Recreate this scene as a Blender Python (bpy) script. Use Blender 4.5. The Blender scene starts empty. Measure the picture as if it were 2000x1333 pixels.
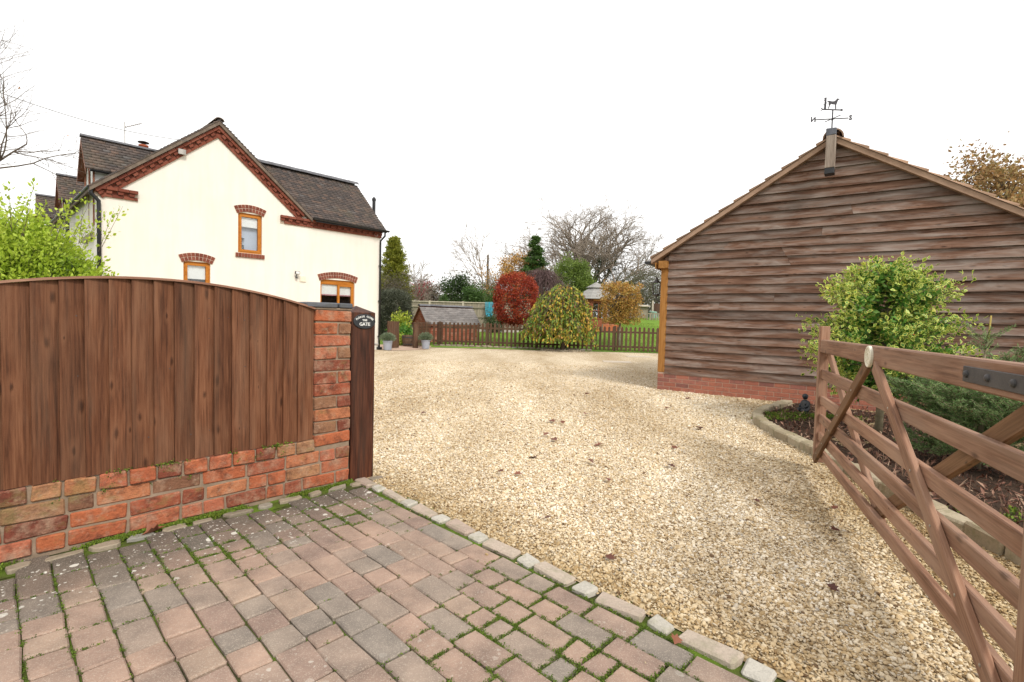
import bpy, math, random
import numpy as np
from mathutils import Matrix, Vector, Euler
random.seed(7); RNG = np.random.default_rng(7)
SC = bpy.context.scene; COL = SC.collection
PI = math.pi; R = math.radians

# ------------------------------------------------------------------ camera
EYE = 1.2; FPX = 980.0; PITCH = math.atan(42 / FPX); ROLL = R(1.5)
cf = Vector((0, math.cos(PITCH), -math.sin(PITCH))); cr0 = Vector((1, 0, 0)); cu0 = cr0.cross(cf)
cr = cr0 * math.cos(ROLL) + cu0 * math.sin(ROLL); cu = -cr0 * math.sin(ROLL) + cu0 * math.cos(ROLL)
cam_d = bpy.data.cameras.new('camera'); cam = bpy.data.objects.new('camera', cam_d); COL.objects.link(cam)
cam_d.sensor_width = 36; cam_d.lens = FPX / 2000 * 36; cam_d.clip_start = 0.05; cam_d.clip_end = 900
cam.matrix_world = Matrix(((cr.x, cu.x, -cf.x, 0), (cr.y, cu.y, -cf.y, 0), (cr.z, cu.z, -cf.z, EYE), (0, 0, 0, 1)))
SC.camera = cam

# ------------------------------------------------------------------ sky, sun, exposure (bright overcast November day)
SUN_EL, SUN_AZ = 42, 150          # azimuth clockwise from +Y
w = bpy.data.worlds.new('World'); SC.world = w; w.use_nodes = True
nt = w.node_tree; nt.nodes.clear()
sky = nt.nodes.new('ShaderNodeTexSky'); sky.sky_type = 'NISHITA'; sky.sun_disc = False
sky.sun_elevation = R(SUN_EL); sky.sun_rotation = R(SUN_AZ); sky.air_density = 1.0; sky.dust_density = 4.0
hs = nt.nodes.new('ShaderNodeHueSaturation'); hs.inputs['Saturation'].default_value = 0.25
nt.links.new(sky.outputs[0], hs.inputs['Color'])
bg1 = nt.nodes.new('ShaderNodeBackground'); bg1.inputs[1].default_value = 0.10
nt.links.new(hs.outputs[0], bg1.inputs[0])
bg2 = nt.nodes.new('ShaderNodeBackground'); bg2.inputs[0].default_value = (1.0, 0.985, 0.965, 1); bg2.inputs[1].default_value = 0.92   # even cloud layer
mx = nt.nodes.new('ShaderNodeMixShader'); mx.inputs[0].default_value = 0.8
nt.links.new(bg1.outputs[0], mx.inputs[1]); nt.links.new(bg2.outputs[0], mx.inputs[2])
wo = nt.nodes.new('ShaderNodeOutputWorld'); nt.links.new(mx.outputs[0], wo.inputs[0])
sd = bpy.data.lights.new('sun', 'SUN'); sd.energy = 1.5; sd.angle = R(12); sd.color = (1, 0.95, 0.88)
sun = bpy.data.objects.new('sun', sd); COL.objects.link(sun)
sdir = Vector((math.sin(R(SUN_AZ)) * math.cos(R(SUN_EL)), math.cos(R(SUN_AZ)) * math.cos(R(SUN_EL)), math.sin(R(SUN_EL))))
sun.rotation_euler = sdir.to_track_quat('Z', 'Y').to_euler()
SC.view_settings.view_transform = 'Standard'; SC.view_settings.look = 'None'
SC.view_settings.exposure = 0.80; SC.view_settings.gamma = 1.0; SC.view_settings.use_curve_mapping = False
SC.render.engine = 'CYCLES'; SC.cycles.use_denoising = True; SC.cycles.max_bounces = 6
SC.cycles.diffuse_bounces = 4; SC.cycles.transparent_max_bounces = 6

# ------------------------------------------------------------------ helpers
def put(o, parent=None, loc=None, rot=None, mtx=None):
    COL.objects.link(o)
    if parent is not None: o.parent = parent
    if mtx is not None: o.matrix_basis = mtx
    if loc is not None: o.location = loc
    if rot is not None: o.rotation_euler = rot
    return o
def tag(o, label=None, cat=None, group=None, kind=None):
    for k, v in (('label', label), ('category', cat), ('group', group), ('kind', kind)):
        if v: o[k] = v
    return o
def empty(name, loc=(0, 0, 0), rz=0.0):
    o = bpy.data.objects.new(name, None); o.empty_display_size = 0.1
    return put(o, None, loc, (0, 0, rz))
class MB:
    def __init__(s): s.v = []; s.f = []; s.n = 0
    def add(s, v, f):
        s.v.extend([tuple(p) for p in v]); s.f.extend([tuple(i + s.n for i in q) for q in f]); s.n += len(v); return s
    def box(s, a, b):
        (x0, y0, z0), (x1, y1, z1) = a, b
        return s.add([(x0, y0, z0), (x1, y0, z0), (x1, y1, z0), (x0, y1, z0), (x0, y0, z1), (x1, y0, z1), (x1, y1, z1), (x0, y1, z1)],
                     [(0, 3, 2, 1), (4, 5, 6, 7), (0, 1, 5, 4), (1, 2, 6, 5), (2, 3, 7, 6), (3, 0, 4, 7)])
    def cbox(s, a, b, c=0.004, jit=0.0):
        """box with chamfered edges"""
        a = np.array(a, float); b = np.array(b, float); V = []; idx = {}
        for sx in (0, 1):
            for sy in (0, 1):
                for sz in (0, 1):
                    for ax in range(3):
                        p = [0, 0, 0]; sg = (sx, sy, sz)
                        for k in range(3):
                            base = b[k] if sg[k] else a[k]
                            p[k] = base if k == ax else base + (-c if sg[k] else c)
                        idx[(sx, sy, sz, ax)] = len(V); V.append(p)
        V = np.array(V)
        if jit: V += np.repeat(RNG.normal(0, jit, (8, 3)), 3, 0)
        F = []
        for ax in range(3):
            o1, o2 = [k for k in range(3) if k != ax]
            for sv in (0, 1):
                q = []
                for (u, v) in ((0, 0), (1, 0), (1, 1), (0, 1)):
                    sg = [0, 0, 0]; sg[ax] = sv; sg[o1] = u; sg[o2] = v; q.append(idx[(*sg, ax)])
                flip = (sv == 0) ^ (ax == 1)
                F.append(q[::-1] if flip else q)
        for ax in range(3):      # edge strips along axis ax
            o1, o2 = [k for k in range(3) if k != ax]
            for u in (0, 1):
                for v in (0, 1):
                    sg0 = [0, 0, 0]; sg0[o1] = u; sg0[o2] = v; sg1 = list(sg0); sg1[ax] = 1
                    F.append([idx[(*sg0, o1)], idx[(*sg1, o1)], idx[(*sg1, o2)], idx[(*sg0, o2)]])
        for sx in (0, 1):
            for sy in (0, 1):
                for sz in (0, 1): F.append([idx[(sx, sy, sz, k)] for k in range(3)])
        return s.add(V, F)
    def tube(s, pts, rad, n=8, cap=True):
        pts = [Vector(p) for p in pts]; rad = rad if hasattr(rad, '__len__') else [rad] * len(pts)
        base = s.n; V = []; F = []; ref = None
        for i, p in enumerate(pts):
            t = (pts[min(i + 1, len(pts) - 1)] - pts[max(i - 1, 0)]).normalized()
            if ref is None: ref = Vector((0, 0, 1)) if abs(t.z) < 0.9 else Vector((1, 0, 0))
            a = t.cross(ref).normalized(); b_ = t.cross(a).normalized(); ref = a.cross(t)
            for k in range(n):
                an = 2 * PI * k / n; V.append(p + (a * math.cos(an) + b_ * math.sin(an)) * rad[i])
        for i in range(len(pts) - 1):
            for k in range(n):
                k2 = (k + 1) % n; F.append((i * n + k, i * n + k2, (i + 1) * n + k2, (i + 1) * n + k))
        if cap: F.append(tuple(range(n))); F.append(tuple(range((len(pts) - 1) * n, len(pts) * n))[::-1])
        return s.add(V, F)
    def lathe(s, prof, n=16, c=(0, 0, 0)):
        V = []; F = []
        for r_, z in prof:
            for k in range(n): V.append((c[0] + r_ * math.cos(2 * PI * k / n), c[1] + r_ * math.sin(2 * PI * k / n), c[2] + z))
        for i in range(len(prof) - 1):
            for k in range(n): k2 = (k + 1) % n; F.append((i * n + k, i * n + k2, (i + 1) * n + k2, (i + 1) * n + k))
        F.append(tuple(range(n))[::-1]); F.append(tuple(range((len(prof) - 1) * n, len(prof) * n)))
        return s.add(V, F)
    def prism(s, poly, y0, y1):
        """polygon in (x,z) extruded along y"""
        n = len(poly); V = [(x, y0, z) for x, z in poly] + [(x, y1, z) for x, z in poly]
        F = [tuple(range(n)), tuple(range(n, 2 * n))[::-1]] + [(i, i + n, (i + 1) % n + n, (i + 1) % n) for i in range(n)]
        return s.add(V, F)
    def mesh(s, name='m', mat=None, smooth=False):
        me = bpy.data.meshes.new(name); me.from_pydata([tuple(p) for p in s.v], [], s.f)
        me.update()
        import bmesh
        bm = bmesh.new(); bm.from_mesh(me); bmesh.ops.recalc_face_normals(bm, faces=bm.faces[:]); bm.to_mesh(me); bm.free()
        if smooth: me.shade_smooth()
        if mat: me.materials.append(mat)
        return me
    def obj(s, name, mat, parent=None, smooth=False, **kw):
        return put(bpy.data.objects.new(name, s.mesh(name, mat, smooth)), parent, **kw)
def fast_mesh(name, V, F4, mat, rnd=None, uv=None, smooth=False):
    """V (n,3), F4 (m,k) arrays -> mesh quickly, optional per-vertex attribute rnd and per-vertex uv"""
    V = np.asarray(V, np.float32); F4 = np.asarray(F4, np.int32); m, k = F4.shape
    me = bpy.data.meshes.new(name); me.vertices.add(len(V)); me.vertices.foreach_set('co', V.ravel())
    me.loops.add(m * k); me.loops.foreach_set('vertex_index', F4.ravel()); me.polygons.add(m)
    me.polygons.foreach_set('loop_start', np.arange(0, m * k, k, dtype=np.int32))
    me.polygons.foreach_set('loop_total', np.full(m, k, np.int32))
    if rnd is not None:
        a = me.attributes.new('rnd', 'FLOAT', 'POINT'); a.data.foreach_set('value', np.asarray(rnd, np.float32))
    if uv is not None:
        u = me.uv_layers.new(name='UVMap'); u.data.foreach_set('uv', np.asarray(uv, np.float32)[F4.ravel()].ravel())
    me.update(calc_edges=True)
    if smooth: me.shade_smooth()
    me.materials.append(mat); return me

# ------------------------------------------------------------------ materials
class NT:
    def __init__(s, name):
        s.m = bpy.data.materials.new(name); s.m.use_nodes = True; s.t = s.m.node_tree
        s.b = s.t.nodes['Principled BSDF']; s.out = s.t.nodes['Material Output']
    def n(s, ty, **kw):
        nd = s.t.nodes.new('ShaderNode' + ty)
        for k, v in kw.items():
            if k.startswith('i_'): nd.inputs[k[2:].replace('_', ' ')].default_value = v
            else: setattr(nd, k, v)
        return nd
    def l(s, a, b): s.t.links.new(a, b)
    def math(s, op, a, b=0.0, clamp=False):
        nd = s.n('Math', operation=op, use_clamp=clamp)
        for i, x in enumerate((a, b)):
            if isinstance(x, (int, float)): nd.inputs[i].default_value = x
            else: s.l(x, nd.inputs[i])
        return nd.outputs[0]
    def ramp(s, fac, stops, interp='LINEAR'):
        nd = s.n('ValToRGB'); cr_ = nd.color_ramp; cr_.interpolation = interp
        while len(cr_.elements) < len(stops): cr_.elements.new(0.5)
        for e, (p, c) in zip(cr_.elements, stops): e.position = p; e.color = (*c, 1) if len(c) == 3 else c
        s.l(fac, nd.inputs[0]); return nd.outputs[0]
    def mix(s, fac, a, b, mode='MIX'):
        nd = s.n('MixRGB', blend_type=mode)
        for i, x in enumerate((fac, a, b)):
            if isinstance(x, (int, float)): nd.inputs[i].default_value = x
            elif isinstance(x, tuple): nd.inputs[i].default_value = (*x, 1)
            else: s.l(x, nd.inputs[i])
        return nd.outputs[0]
    def coords(s, kind='world', scale=(1, 1, 1), rnd=0.0):
        if kind == 'world': v = s.n('NewGeometry').outputs['Position']
        else: v = s.n('TexCoord').outputs['Object']
        if rnd:
            oi = s.n('ObjectInfo').outputs['Random']; c = s.n('CombineXYZ')
            for k, f_ in enumerate((1.0, 0.37, 0.71)): s.l(s.math('MULTIPLY', oi, rnd * f_), c.inputs[k])
            ad = s.n('VectorMath', operation='ADD'); s.l(v, ad.inputs[0]); s.l(c.outputs[0], ad.inputs[1]); v = ad.outputs[0]
        mp = s.n('VectorMath', operation='MULTIPLY'); s.l(v, mp.inputs[0]); mp.inputs[1].default_value = scale
        return mp.outputs[0]
    def noise(s, vec, scale=5, detail=4, rough=0.55, dist=0.0):
        nd = s.n('TexNoise', i_Scale=scale, i_Detail=detail, i_Roughness=rough, i_Distortion=dist)
        s.l(vec, nd.inputs['Vector']); return nd.outputs['Fac']
    def bump(s, h, strength=0.3, dist=0.01):
        nd = s.n('Bump', i_Strength=strength, i_Distance=dist); s.l(h, nd.inputs['Height']); s.l(nd.outputs[0], s.b.inputs['Normal'])
    def fin(s, col, rough=0.8, spec=0.3, metal=0.0):
        if isinstance(col, tuple): s.b.inputs['Base Color'].default_value = (*col, 1)
        else: s.l(col, s.b.inputs['Base Color'])
        if isinstance(rough, (int, float)): s.b.inputs['Roughness'].default_value = rough
        else: s.l(rough, s.b.inputs['Roughness'])
        s.b.inputs['Specular IOR Level'].default_value = spec; s.b.inputs['Metallic'].default_value = metal
        return s.m
def simple(name, c0, c1=None, scale=6, rough=0.75, spec=0.3, bump=0.15, bscale=60, metal=0.0, rnd=0.0, kind='world', bdist=0.004):
    t = NT(name); c1 = c1 or tuple(x * 0.72 for x in c0)
    v = t.coords(kind, rnd=rnd); f = t.noise(v, scale, 5, 0.6)
    col = t.ramp(f, [(0.32, c1), (0.68, c0)])
    if rnd:
        oi = t.n('ObjectInfo').outputs['Random']
        col = t.mix(1.0, col, t.ramp(oi, [(0, (0.78, 0.78, 0.78)), (1, (1.15, 1.15, 1.15))]), 'MULTIPLY')
    if bump: t.bump(t.noise(v, bscale, 4, 0.6), bump, bdist)
    return t.fin(col, rough, spec, metal)
def wood(name, dark, mid, light, grey=None, greyamt=0.0, rough=0.7, rnd=9.0, knots=True, saw=0.0, vary=0.3, spec=0.25, bump=0.35, knot_cut=0.62):
    """grain runs along local X"""
    t = NT(name); v = t.coords('object', rnd=rnd)
    def sc(s3):
        m_ = t.n('VectorMath', operation='MULTIPLY'); t.l(v, m_.inputs[0]); m_.inputs[1].default_value = s3; return m_.outputs[0]
    broad = t.noise(sc((0.9, 9, 9)), 1.6, 3, 0.6, 0.4)
    fine = t.noise(sc((1.6, 42, 42)), 2.2, 5, 0.65, 0.25)
    g = t.math('ADD', t.math('MULTIPLY', fine, 0.6), t.math('MULTIPLY', broad, 0.45))
    col = t.ramp(g, [(0.38, dark), (0.52, mid), (0.68, light)])
    h = g
    if knots:
        vo = t.n('TexVoronoi', feature='F1', voronoi_dimensions='2D', i_Scale=1.0, i_Randomness=0.95)
        sx = t.n('SeparateXYZ'); t.l(v, sx.inputs[0]); cx = t.n('CombineXYZ'); t.l(t.math('MULTIPLY', sx.outputs[0], 3.4), cx.inputs[0]); t.l(t.math('MULTIPLY', t.math('ADD', sx.outputs[1], sx.outputs[2]), 8.5), cx.inputs[1]); t.l(cx.outputs[0], vo.inputs['Vector'])
        sep = t.n('SeparateColor'); t.l(vo.outputs['Color'], sep.inputs[0])
        on = t.math('GREATER_THAN', sep.outputs[0], knot_cut)
        kd = t.math('DIVIDE', vo.outputs['Distance'], t.math('ADD', 0.25, sep.outputs[1])); kd = t.math('ADD', kd, t.math('MULTIPLY', t.math('SUBTRACT', fine, 0.5), 0.12))
        k1 = t.math('MULTIPLY', t.ramp(kd, [(0.04, (1, 1, 1)), (0.12, (0, 0, 0))]), on)
        ring = t.math('MULTIPLY', t.ramp(kd, [(0.10, (0, 0, 0)), (0.17, (1, 1, 1)), (0.40, (0, 0, 0))]), on)
        col = t.mix(t.math('MULTIPLY', ring, 0.35), col, light); col = t.mix(t.math('MULTIPLY', k1, 0.75), col, tuple(x * 0.55 for x in dark))
        h = t.math('ADD', h, t.math('MULTIPLY', k1, 0.35))
    if grey:
        gm = t.math('MULTIPLY', t.ramp(t.noise(sc((1.1, 7, 7)), 1.3, 4, 0.65, 0.5), [(0.42, (0, 0, 0)), (0.66, (1, 1, 1))]), greyamt)
        col = t.mix(gm, col, grey)
    oi = t.n('ObjectInfo').outputs['Random']
    col = t.mix(1.0, col, t.ramp(oi, [(0, (1 - vary,) * 3), (0.5, (1, 0.98, 0.96)), (1, (1 + vary * .7,) * 3)]), 'MULTIPLY')
    if saw:
        wv = t.n('TexWave', wave_type='BANDS', bands_direction='X', i_Scale=38, i_Distortion=1.5, i_Detail=1); t.l(v, wv.inputs['Vector'])
        h = t.math('ADD', h, t.math('MULTIPLY', wv.outputs['Fac'], saw))
    t.bump(h, bump, 0.006)
    return t.fin(col, rough, spec)
def brickmat(name, stops, dirt=(0.12, 0.10, 0.07), dirtamt=0.5, bump=0.6, pale=None, rough=0.9, smear=False):
    t = NT(name); oi = t.n('ObjectInfo').outputs['Random']; v = t.coords('world')
    col = t.ramp(oi, stops)
    n1 = t.noise(v, 14, 5, 0.65); n2 = t.noise(v, 70, 4, 0.7)
    col = t.mix(t.math('MULTIPLY', t.ramp(n1, [(0.48, (0, 0, 0)), (0.7, (1, 1, 1))]), dirtamt), col, dirt)
    if pale: col = t.mix(t.math('MULTIPLY', t.ramp(t.noise(t.coords('world', rnd=3), 9, 5, 0.7), [(0.5, (0, 0, 0)), (0.68, (1, 1, 1))]), 0.55), col, pale)
    col = t.mix(0.35, col, t.ramp(n2, [(0.3, (0.35, 0.35, 0.35)), (0.7, (1, 1, 1))]), 'MULTIPLY')
    if smear:
        v3 = t.coords('world', (1, 1, 1.6)); col = t.mix(t.math('MULTIPLY', t.ramp(t.noise(v3, 26, 6, 0.75), [(0.58, (0, 0, 0)), (0.70, (1, 1, 1))]), 0.5), col, (0.40, 0.30, 0.22))
        col = t.mix(t.math('MULTIPLY', t.ramp(t.noise(v3, 5.5, 5, 0.7), [(0.56, (0, 0, 0)), (0.66, (1, 1, 1))]), 0.35), col, (0.20, 0.19, 0.07))
    t.bump(t.math('ADD', n2, t.math('MULTIPLY', n1, 0.8)), bump, 0.008)
    return t.fin(col, rough, 0.2)
def leafmat(name, stops, trans=0.3, rough=0.5, edge=None, spec=0.35):
    t = NT(name); a = t.n('Attribute', attribute_name='rnd').outputs['Fac']
    col = t.ramp(a, stops)
    if edge:
        uv = t.n('TexCoord').outputs['UV']; sp = t.n('SeparateXYZ'); t.l(uv, sp.inputs[0])
        e = t.math('ADD', t.math('ABSOLUTE', sp.outputs[0]), t.math('ABSOLUTE', t.math('SUBTRACT', t.math('MULTIPLY', sp.outputs[1], 2.0), 1.0)))
        e = t.math('ADD', e, t.math('MULTIPLY', t.math('SUBTRACT', t.noise(t.coords('world'), 60, 2), 0.5), 0.7))
        col = t.mix(t.ramp(e, [(edge[1], (0, 0, 0)), (edge[1] + 0.1, (1, 1, 1))]), col, edge[0])
    t.fin(col, rough, spec)
    tr = t.n('BsdfTranslucent'); t.l(col, tr.inputs[0]); mx_ = t.n('MixShader'); mx_.inputs[0].default_value = trans
    t.l(t.b.outputs[0], mx_.inputs[1]); t.l(tr.outputs[0], mx_.inputs[2]); t.l(mx_.outputs[0], t.out.inputs[0])
    return t.m

M = {}
def drive_tint(t, v, col):
    """browner bands along the gate side and the line of setts; colour unchanged in between"""
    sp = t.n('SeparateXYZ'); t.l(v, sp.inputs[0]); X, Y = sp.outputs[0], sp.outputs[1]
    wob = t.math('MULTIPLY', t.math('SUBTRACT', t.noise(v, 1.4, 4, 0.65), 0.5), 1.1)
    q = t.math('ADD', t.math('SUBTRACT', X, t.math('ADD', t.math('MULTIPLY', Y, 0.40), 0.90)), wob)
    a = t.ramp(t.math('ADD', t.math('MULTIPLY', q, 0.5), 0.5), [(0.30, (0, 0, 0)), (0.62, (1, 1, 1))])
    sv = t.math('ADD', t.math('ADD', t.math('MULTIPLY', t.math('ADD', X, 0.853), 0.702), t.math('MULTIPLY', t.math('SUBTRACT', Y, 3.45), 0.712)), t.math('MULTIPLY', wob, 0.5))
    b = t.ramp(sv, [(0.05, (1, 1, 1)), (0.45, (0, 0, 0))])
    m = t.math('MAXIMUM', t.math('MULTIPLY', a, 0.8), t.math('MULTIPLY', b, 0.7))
    return t.mix(m, col, t.mix(1.0, col, (0.60, 0.52, 0.36), 'MULTIPLY'))  # multiplies a brown tint into the gravel colour in both bands
# ground
def gravel_sheet():
    t = NT('gravel_sheet'); v = t.coords('world')
    vo = t.n('TexVoronoi', feature='F1', i_Scale=52, i_Randomness=1.0); t.l(v, vo.inputs['Vector'])
    sep = t.n('SeparateColor'); t.l(vo.outputs['Color'], sep.inputs[0])
    col = t.ramp(sep.outputs[0], [(0, (0.26, 0.18, 0.10)), (0.2, (0.52, 0.42, 0.28)), (0.6, (0.65, 0.56, 0.42)), (1, (0.76, 0.70, 0.59))])
    col = t.mix(0.6, col, t.ramp(vo.outputs['Distance'], [(0.25, (1, 1, 1)), (0.75, (0.56, 0.50, 0.42))]), 'MULTIPLY')
    col = t.mix(0.75, col, t.ramp(t.noise(t.coords('world', (1.0, 0.28, 1.0)), 0.75, 4, 0.6), [(0.36, (0.70, 0.62, 0.50)), (0.62, (1.12, 1.11, 1.09))]), 'MULTIPLY')
    col = drive_tint(t, v, col); t.bump(t.math('SUBTRACT', 1.0, vo.outputs['Distance']), 0.9, 0.012); return t.fin(col, 0.9, 0.2)
def pebble():
    t = NT('pebble'); oi = t.n('ObjectInfo').outputs['Random']
    col = t.ramp(oi, [(0, (0.16, 0.10, 0.055)), (0.08, (0.42, 0.31, 0.17)), (0.25, (0.59, 0.47, 0.30)), (0.5, (0.69, 0.59, 0.43)), (0.8, (0.79, 0.72, 0.59)), (0.95, (0.82, 0.78, 0.70)), (1, (0.32, 0.29, 0.26))])
    v = t.coords('world'); col = t.mix(0.4, col, t.ramp(t.noise(v, 120, 3), [(0.3, (0.6, 0.55, 0.48)), (0.7, (1.1, 1.1, 1.1))]), 'MULTIPLY')
    col = t.mix(0.75, col, t.ramp(t.noise(t.coords('world', (1.0, 0.28, 1.0)), 0.75, 4, 0.6), [(0.36, (0.70, 0.62, 0.50)), (0.62, (1.12, 1.11, 1.09))]), 'MULTIPLY')
    return t.fin(drive_tint(t, v, col), 0.75, 0.3)
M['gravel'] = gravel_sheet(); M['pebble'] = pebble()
def pavermat():
    t = NT('paver'); oi = t.n('ObjectInfo').outputs['Random']; v = t.coords('world')
    col = t.ramp(oi, [(0, (0.22, 0.195, 0.17)), (0.14, (0.275, 0.225, 0.185)), (0.35, (0.32, 0.232, 0.185)), (0.65, (0.355, 0.248, 0.192)), (0.85, (0.275, 0.195, 0.16)), (1, (0.37, 0.275, 0.21))])
    n1 = t.noise(v, 5, 5, 0.65)
    col = t.mix(0.75, col, t.ramp(n1, [(0.3, (0.50, 0.50, 0.50)), (0.7, (1.18, 1.15, 1.1))]), 'MULTIPLY')
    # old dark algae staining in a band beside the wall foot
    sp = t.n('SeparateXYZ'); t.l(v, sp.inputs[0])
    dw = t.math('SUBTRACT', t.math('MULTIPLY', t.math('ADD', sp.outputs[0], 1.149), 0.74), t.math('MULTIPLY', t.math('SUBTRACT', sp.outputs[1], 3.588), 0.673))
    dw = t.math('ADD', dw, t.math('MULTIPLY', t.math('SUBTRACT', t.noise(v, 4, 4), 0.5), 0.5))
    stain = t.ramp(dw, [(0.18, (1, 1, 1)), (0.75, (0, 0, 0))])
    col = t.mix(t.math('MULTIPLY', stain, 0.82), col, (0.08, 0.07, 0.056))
    # pale sandy grains
    vg = t.n('TexVoronoi', feature='F1', i_Scale=330); t.l(v, vg.inputs['Vector'])
    sg = t.n('SeparateColor'); t.l(vg.outputs['Color'], sg.inputs[0])
    col = t.mix(t.math('MULTIPLY', t.math('GREATER_THAN', sg.outputs[0], 0.86), 0.30), col, (0.50, 0.43, 0.35))
    # lichen spots
    wv = t.n('VectorMath', operation='ADD'); t.l(v, wv.inputs[0])
    nz = t.n('TexNoise', i_Scale=40, i_Detail=2); t.l(v, nz.inputs['Vector']); mm = t.n('VectorMath', operation='MULTIPLY'); t.l(nz.outputs['Color'], mm.inputs[0]); mm.inputs[1].default_value = (0.02, 0.02, 0)
    t.l(mm.outputs[0], wv.inputs[1])
    for sc_, thr, cut, am in ((13, 0.55, 0.18, 0.85), (46, 0.40, 0.24, 0.75)):
        vl = t.n('TexVoronoi', feature='F1', i_Scale=sc_); t.l(wv.outputs[0], vl.inputs['Vector'])
        sl = t.n('SeparateColor'); t.l(vl.outputs['Color'], sl.inputs[0])
        sel = t.math('GREATER_THAN', sl.outputs[0], thr)
        spot = t.math('MULTIPLY', t.math('LESS_THAN', vl.outputs['Distance'], t.math('MULTIPLY', sl.outputs[1], cut * 1.5)), sel)
        where = t.ramp(t.math('ADD', t.math('MULTIPLY', stain, 0.55), t.noise(v, 2.2, 3)), [(0.52, (0.0, 0.0, 0.0)), (0.80, (1, 1, 1))])
        col = t.mix(t.math('MULTIPLY', t.math('MULTIPLY', spot, where), am), col, (0.62, 0.60, 0.53))
    t.bump(t.math('ADD', t.noise(v, 150, 3, 0.7), t.math('MULTIPLY', n1, 0.6)), 0.55, 0.005)
    return t.fin(col, 0.9, 0.2)
M['paver'] = pavermat()
def jointmat():
    t = NT('mossy_joint'); v = t.coords('world'); n1 = t.noise(v, 3.5, 4, 0.6)
    col = t.ramp(n1, [(0.36, (0.055, 0.048, 0.03)), (0.48, (0.08, 0.095, 0.025)), (0.62, (0.115, 0.185, 0.022))])
    t.bump(t.noise(v, 160, 4, 0.7), 0.8, 0.01); return t.fin(col, 0.95, 0.1)
M['joint'] = jointmat()
M['moss'] = leafmat('moss', [(0, (0.05, 0.075, 0.012)), (0.5, (0.115, 0.185, 0.02)), (0.9, (0.20, 0.27, 0.03)), (1, (0.22, 0.15, 0.03))], 0.25, 0.8)
M['sett_pink'] = brickmat('sett_pink', [(0, (0.40, 0.31, 0.25)), (1, (0.46, 0.385, 0.31))], (0.22, 0.22, 0.13), 0.5)
M['sett_grey'] = brickmat('sett_grey', [(0, (0.42, 0.39, 0.33)), (1, (0.50, 0.47, 0.41))], (0.27, 0.26, 0.16), 0.6)
M['wallstone'] = brickmat('wallstone', [(0, (0.23, 0.19, 0.145)), (0.6, (0.33, 0.27, 0.195)), (1, (0.26, 0.25, 0.22))], (0.16, 0.15, 0.09), 0.5)
M['edgestone'] = brickmat('edgestone', [(0, (0.33, 0.27, 0.18)), (1, (0.46, 0.39, 0.28))], (0.20, 0.19, 0.09), 0.55)
M['patio'] = simple('patio', (0.50, 0.36, 0.27), (0.38, 0.26, 0.19), 2.5, 0.9)
M['lawn'] = simple('lawn', (0.17, 0.27, 0.04), (0.10, 0.18, 0.025), 1.2, 0.95, 0.1, 0.6, 50, bdist=0.03)
M['grass'] = leafmat('grass', [(0, (0.10, 0.17, 0.018)), (0.6, (0.18, 0.29, 0.035)), (1, (0.28, 0.34, 0.07))], 0.3)
M['field'] = simple('field', (0.11, 0.15, 0.045), (0.07, 0.09, 0.03), 0.3, 0.95, 0.1)
M['soil'] = simple('soil', (0.085, 0.055, 0.038), (0.035, 0.022, 0.016), 12, 0.95, 0.1, 0.9, 60, bdist=0.02)
M['mulch'] = leafmat('mulch', [(0, (0.035, 0.016, 0.012)), (0.35, (0.13, 0.055, 0.035)), (0.7, (0.26, 0.13, 0.085)), (1, (0.42, 0.29, 0.20))], 0.1, 0.7)
M['white_kerb'] = simple('white_kerb', (0.62, 0.58, 0.52), None, 3, 0.8)
M['manhole'] = simple('manhole', (0.50, 0.44, 0.36), (0.40, 0.33, 0.25), 6, 0.85)
# masonry
M['oldbrick'] = brickmat('oldbrick', [(0, (0.17, 0.05, 0.032)), (0.14, (0.35, 0.098, 0.05)), (0.35, (0.43, 0.128, 0.055)), (0.55, (0.41, 0.128, 0.072)), (0.78, (0.45, 0.175, 0.082)), (0.92, (0.40, 0.215, 0.11)), (1, (0.12, 0.045, 0.035))], (0.10, 0.04, 0.026), 0.85, 1.0, (0.46, 0.31, 0.21), smear=True)
M['mortar'] = simple('mortar', (0.31, 0.23, 0.165), (0.20, 0.15, 0.105), 14, 0.95, 0.1, 0.6, 90)
M['bluebrick'] = brickmat('bluebrick', [(0, (0.085, 0.09, 0.10)), (1, (0.125, 0.13, 0.145))], (0.10, 0.10, 0.08), 0.4, 0.3, rough=0.55)
M['plinthbrick'] = brickmat('plinthbrick', [(0, (0.33, 0.12, 0.08)), (0.5, (0.40, 0.15, 0.095)), (0.8, (0.36, 0.145, 0.105)), (1, (0.24, 0.10, 0.08))], (0.13, 0.075, 0.065), 0.6, 0.4)
M['pmortar'] = simple('pmortar', (0.44, 0.32, 0.25), (0.36, 0.25, 0.19), 14, 0.95, 0.1, 0.3)
M['housebrick'] = brickmat('housebrick', [(0, (0.155, 0.045, 0.03)), (0.6, (0.215, 0.065, 0.04)), (1, (0.25, 0.085, 0.055))], (0.10, 0.035, 0.025), 0.5, 0.3)
M['hmortar'] = simple('hmortar', (0.55, 0.45, 0.36), (0.45, 0.36, 0.28), 10, 0.95, 0.1, 0.2)
M['kennelbrick'] = brickmat('kennelbrick', [(0, (0.30, 0.085, 0.05)), (0.7, (0.40, 0.13, 0.075)), (1, (0.46, 0.22, 0.15))], (0.16, 0.06, 0.04), 0.4, 0.3)
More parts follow.
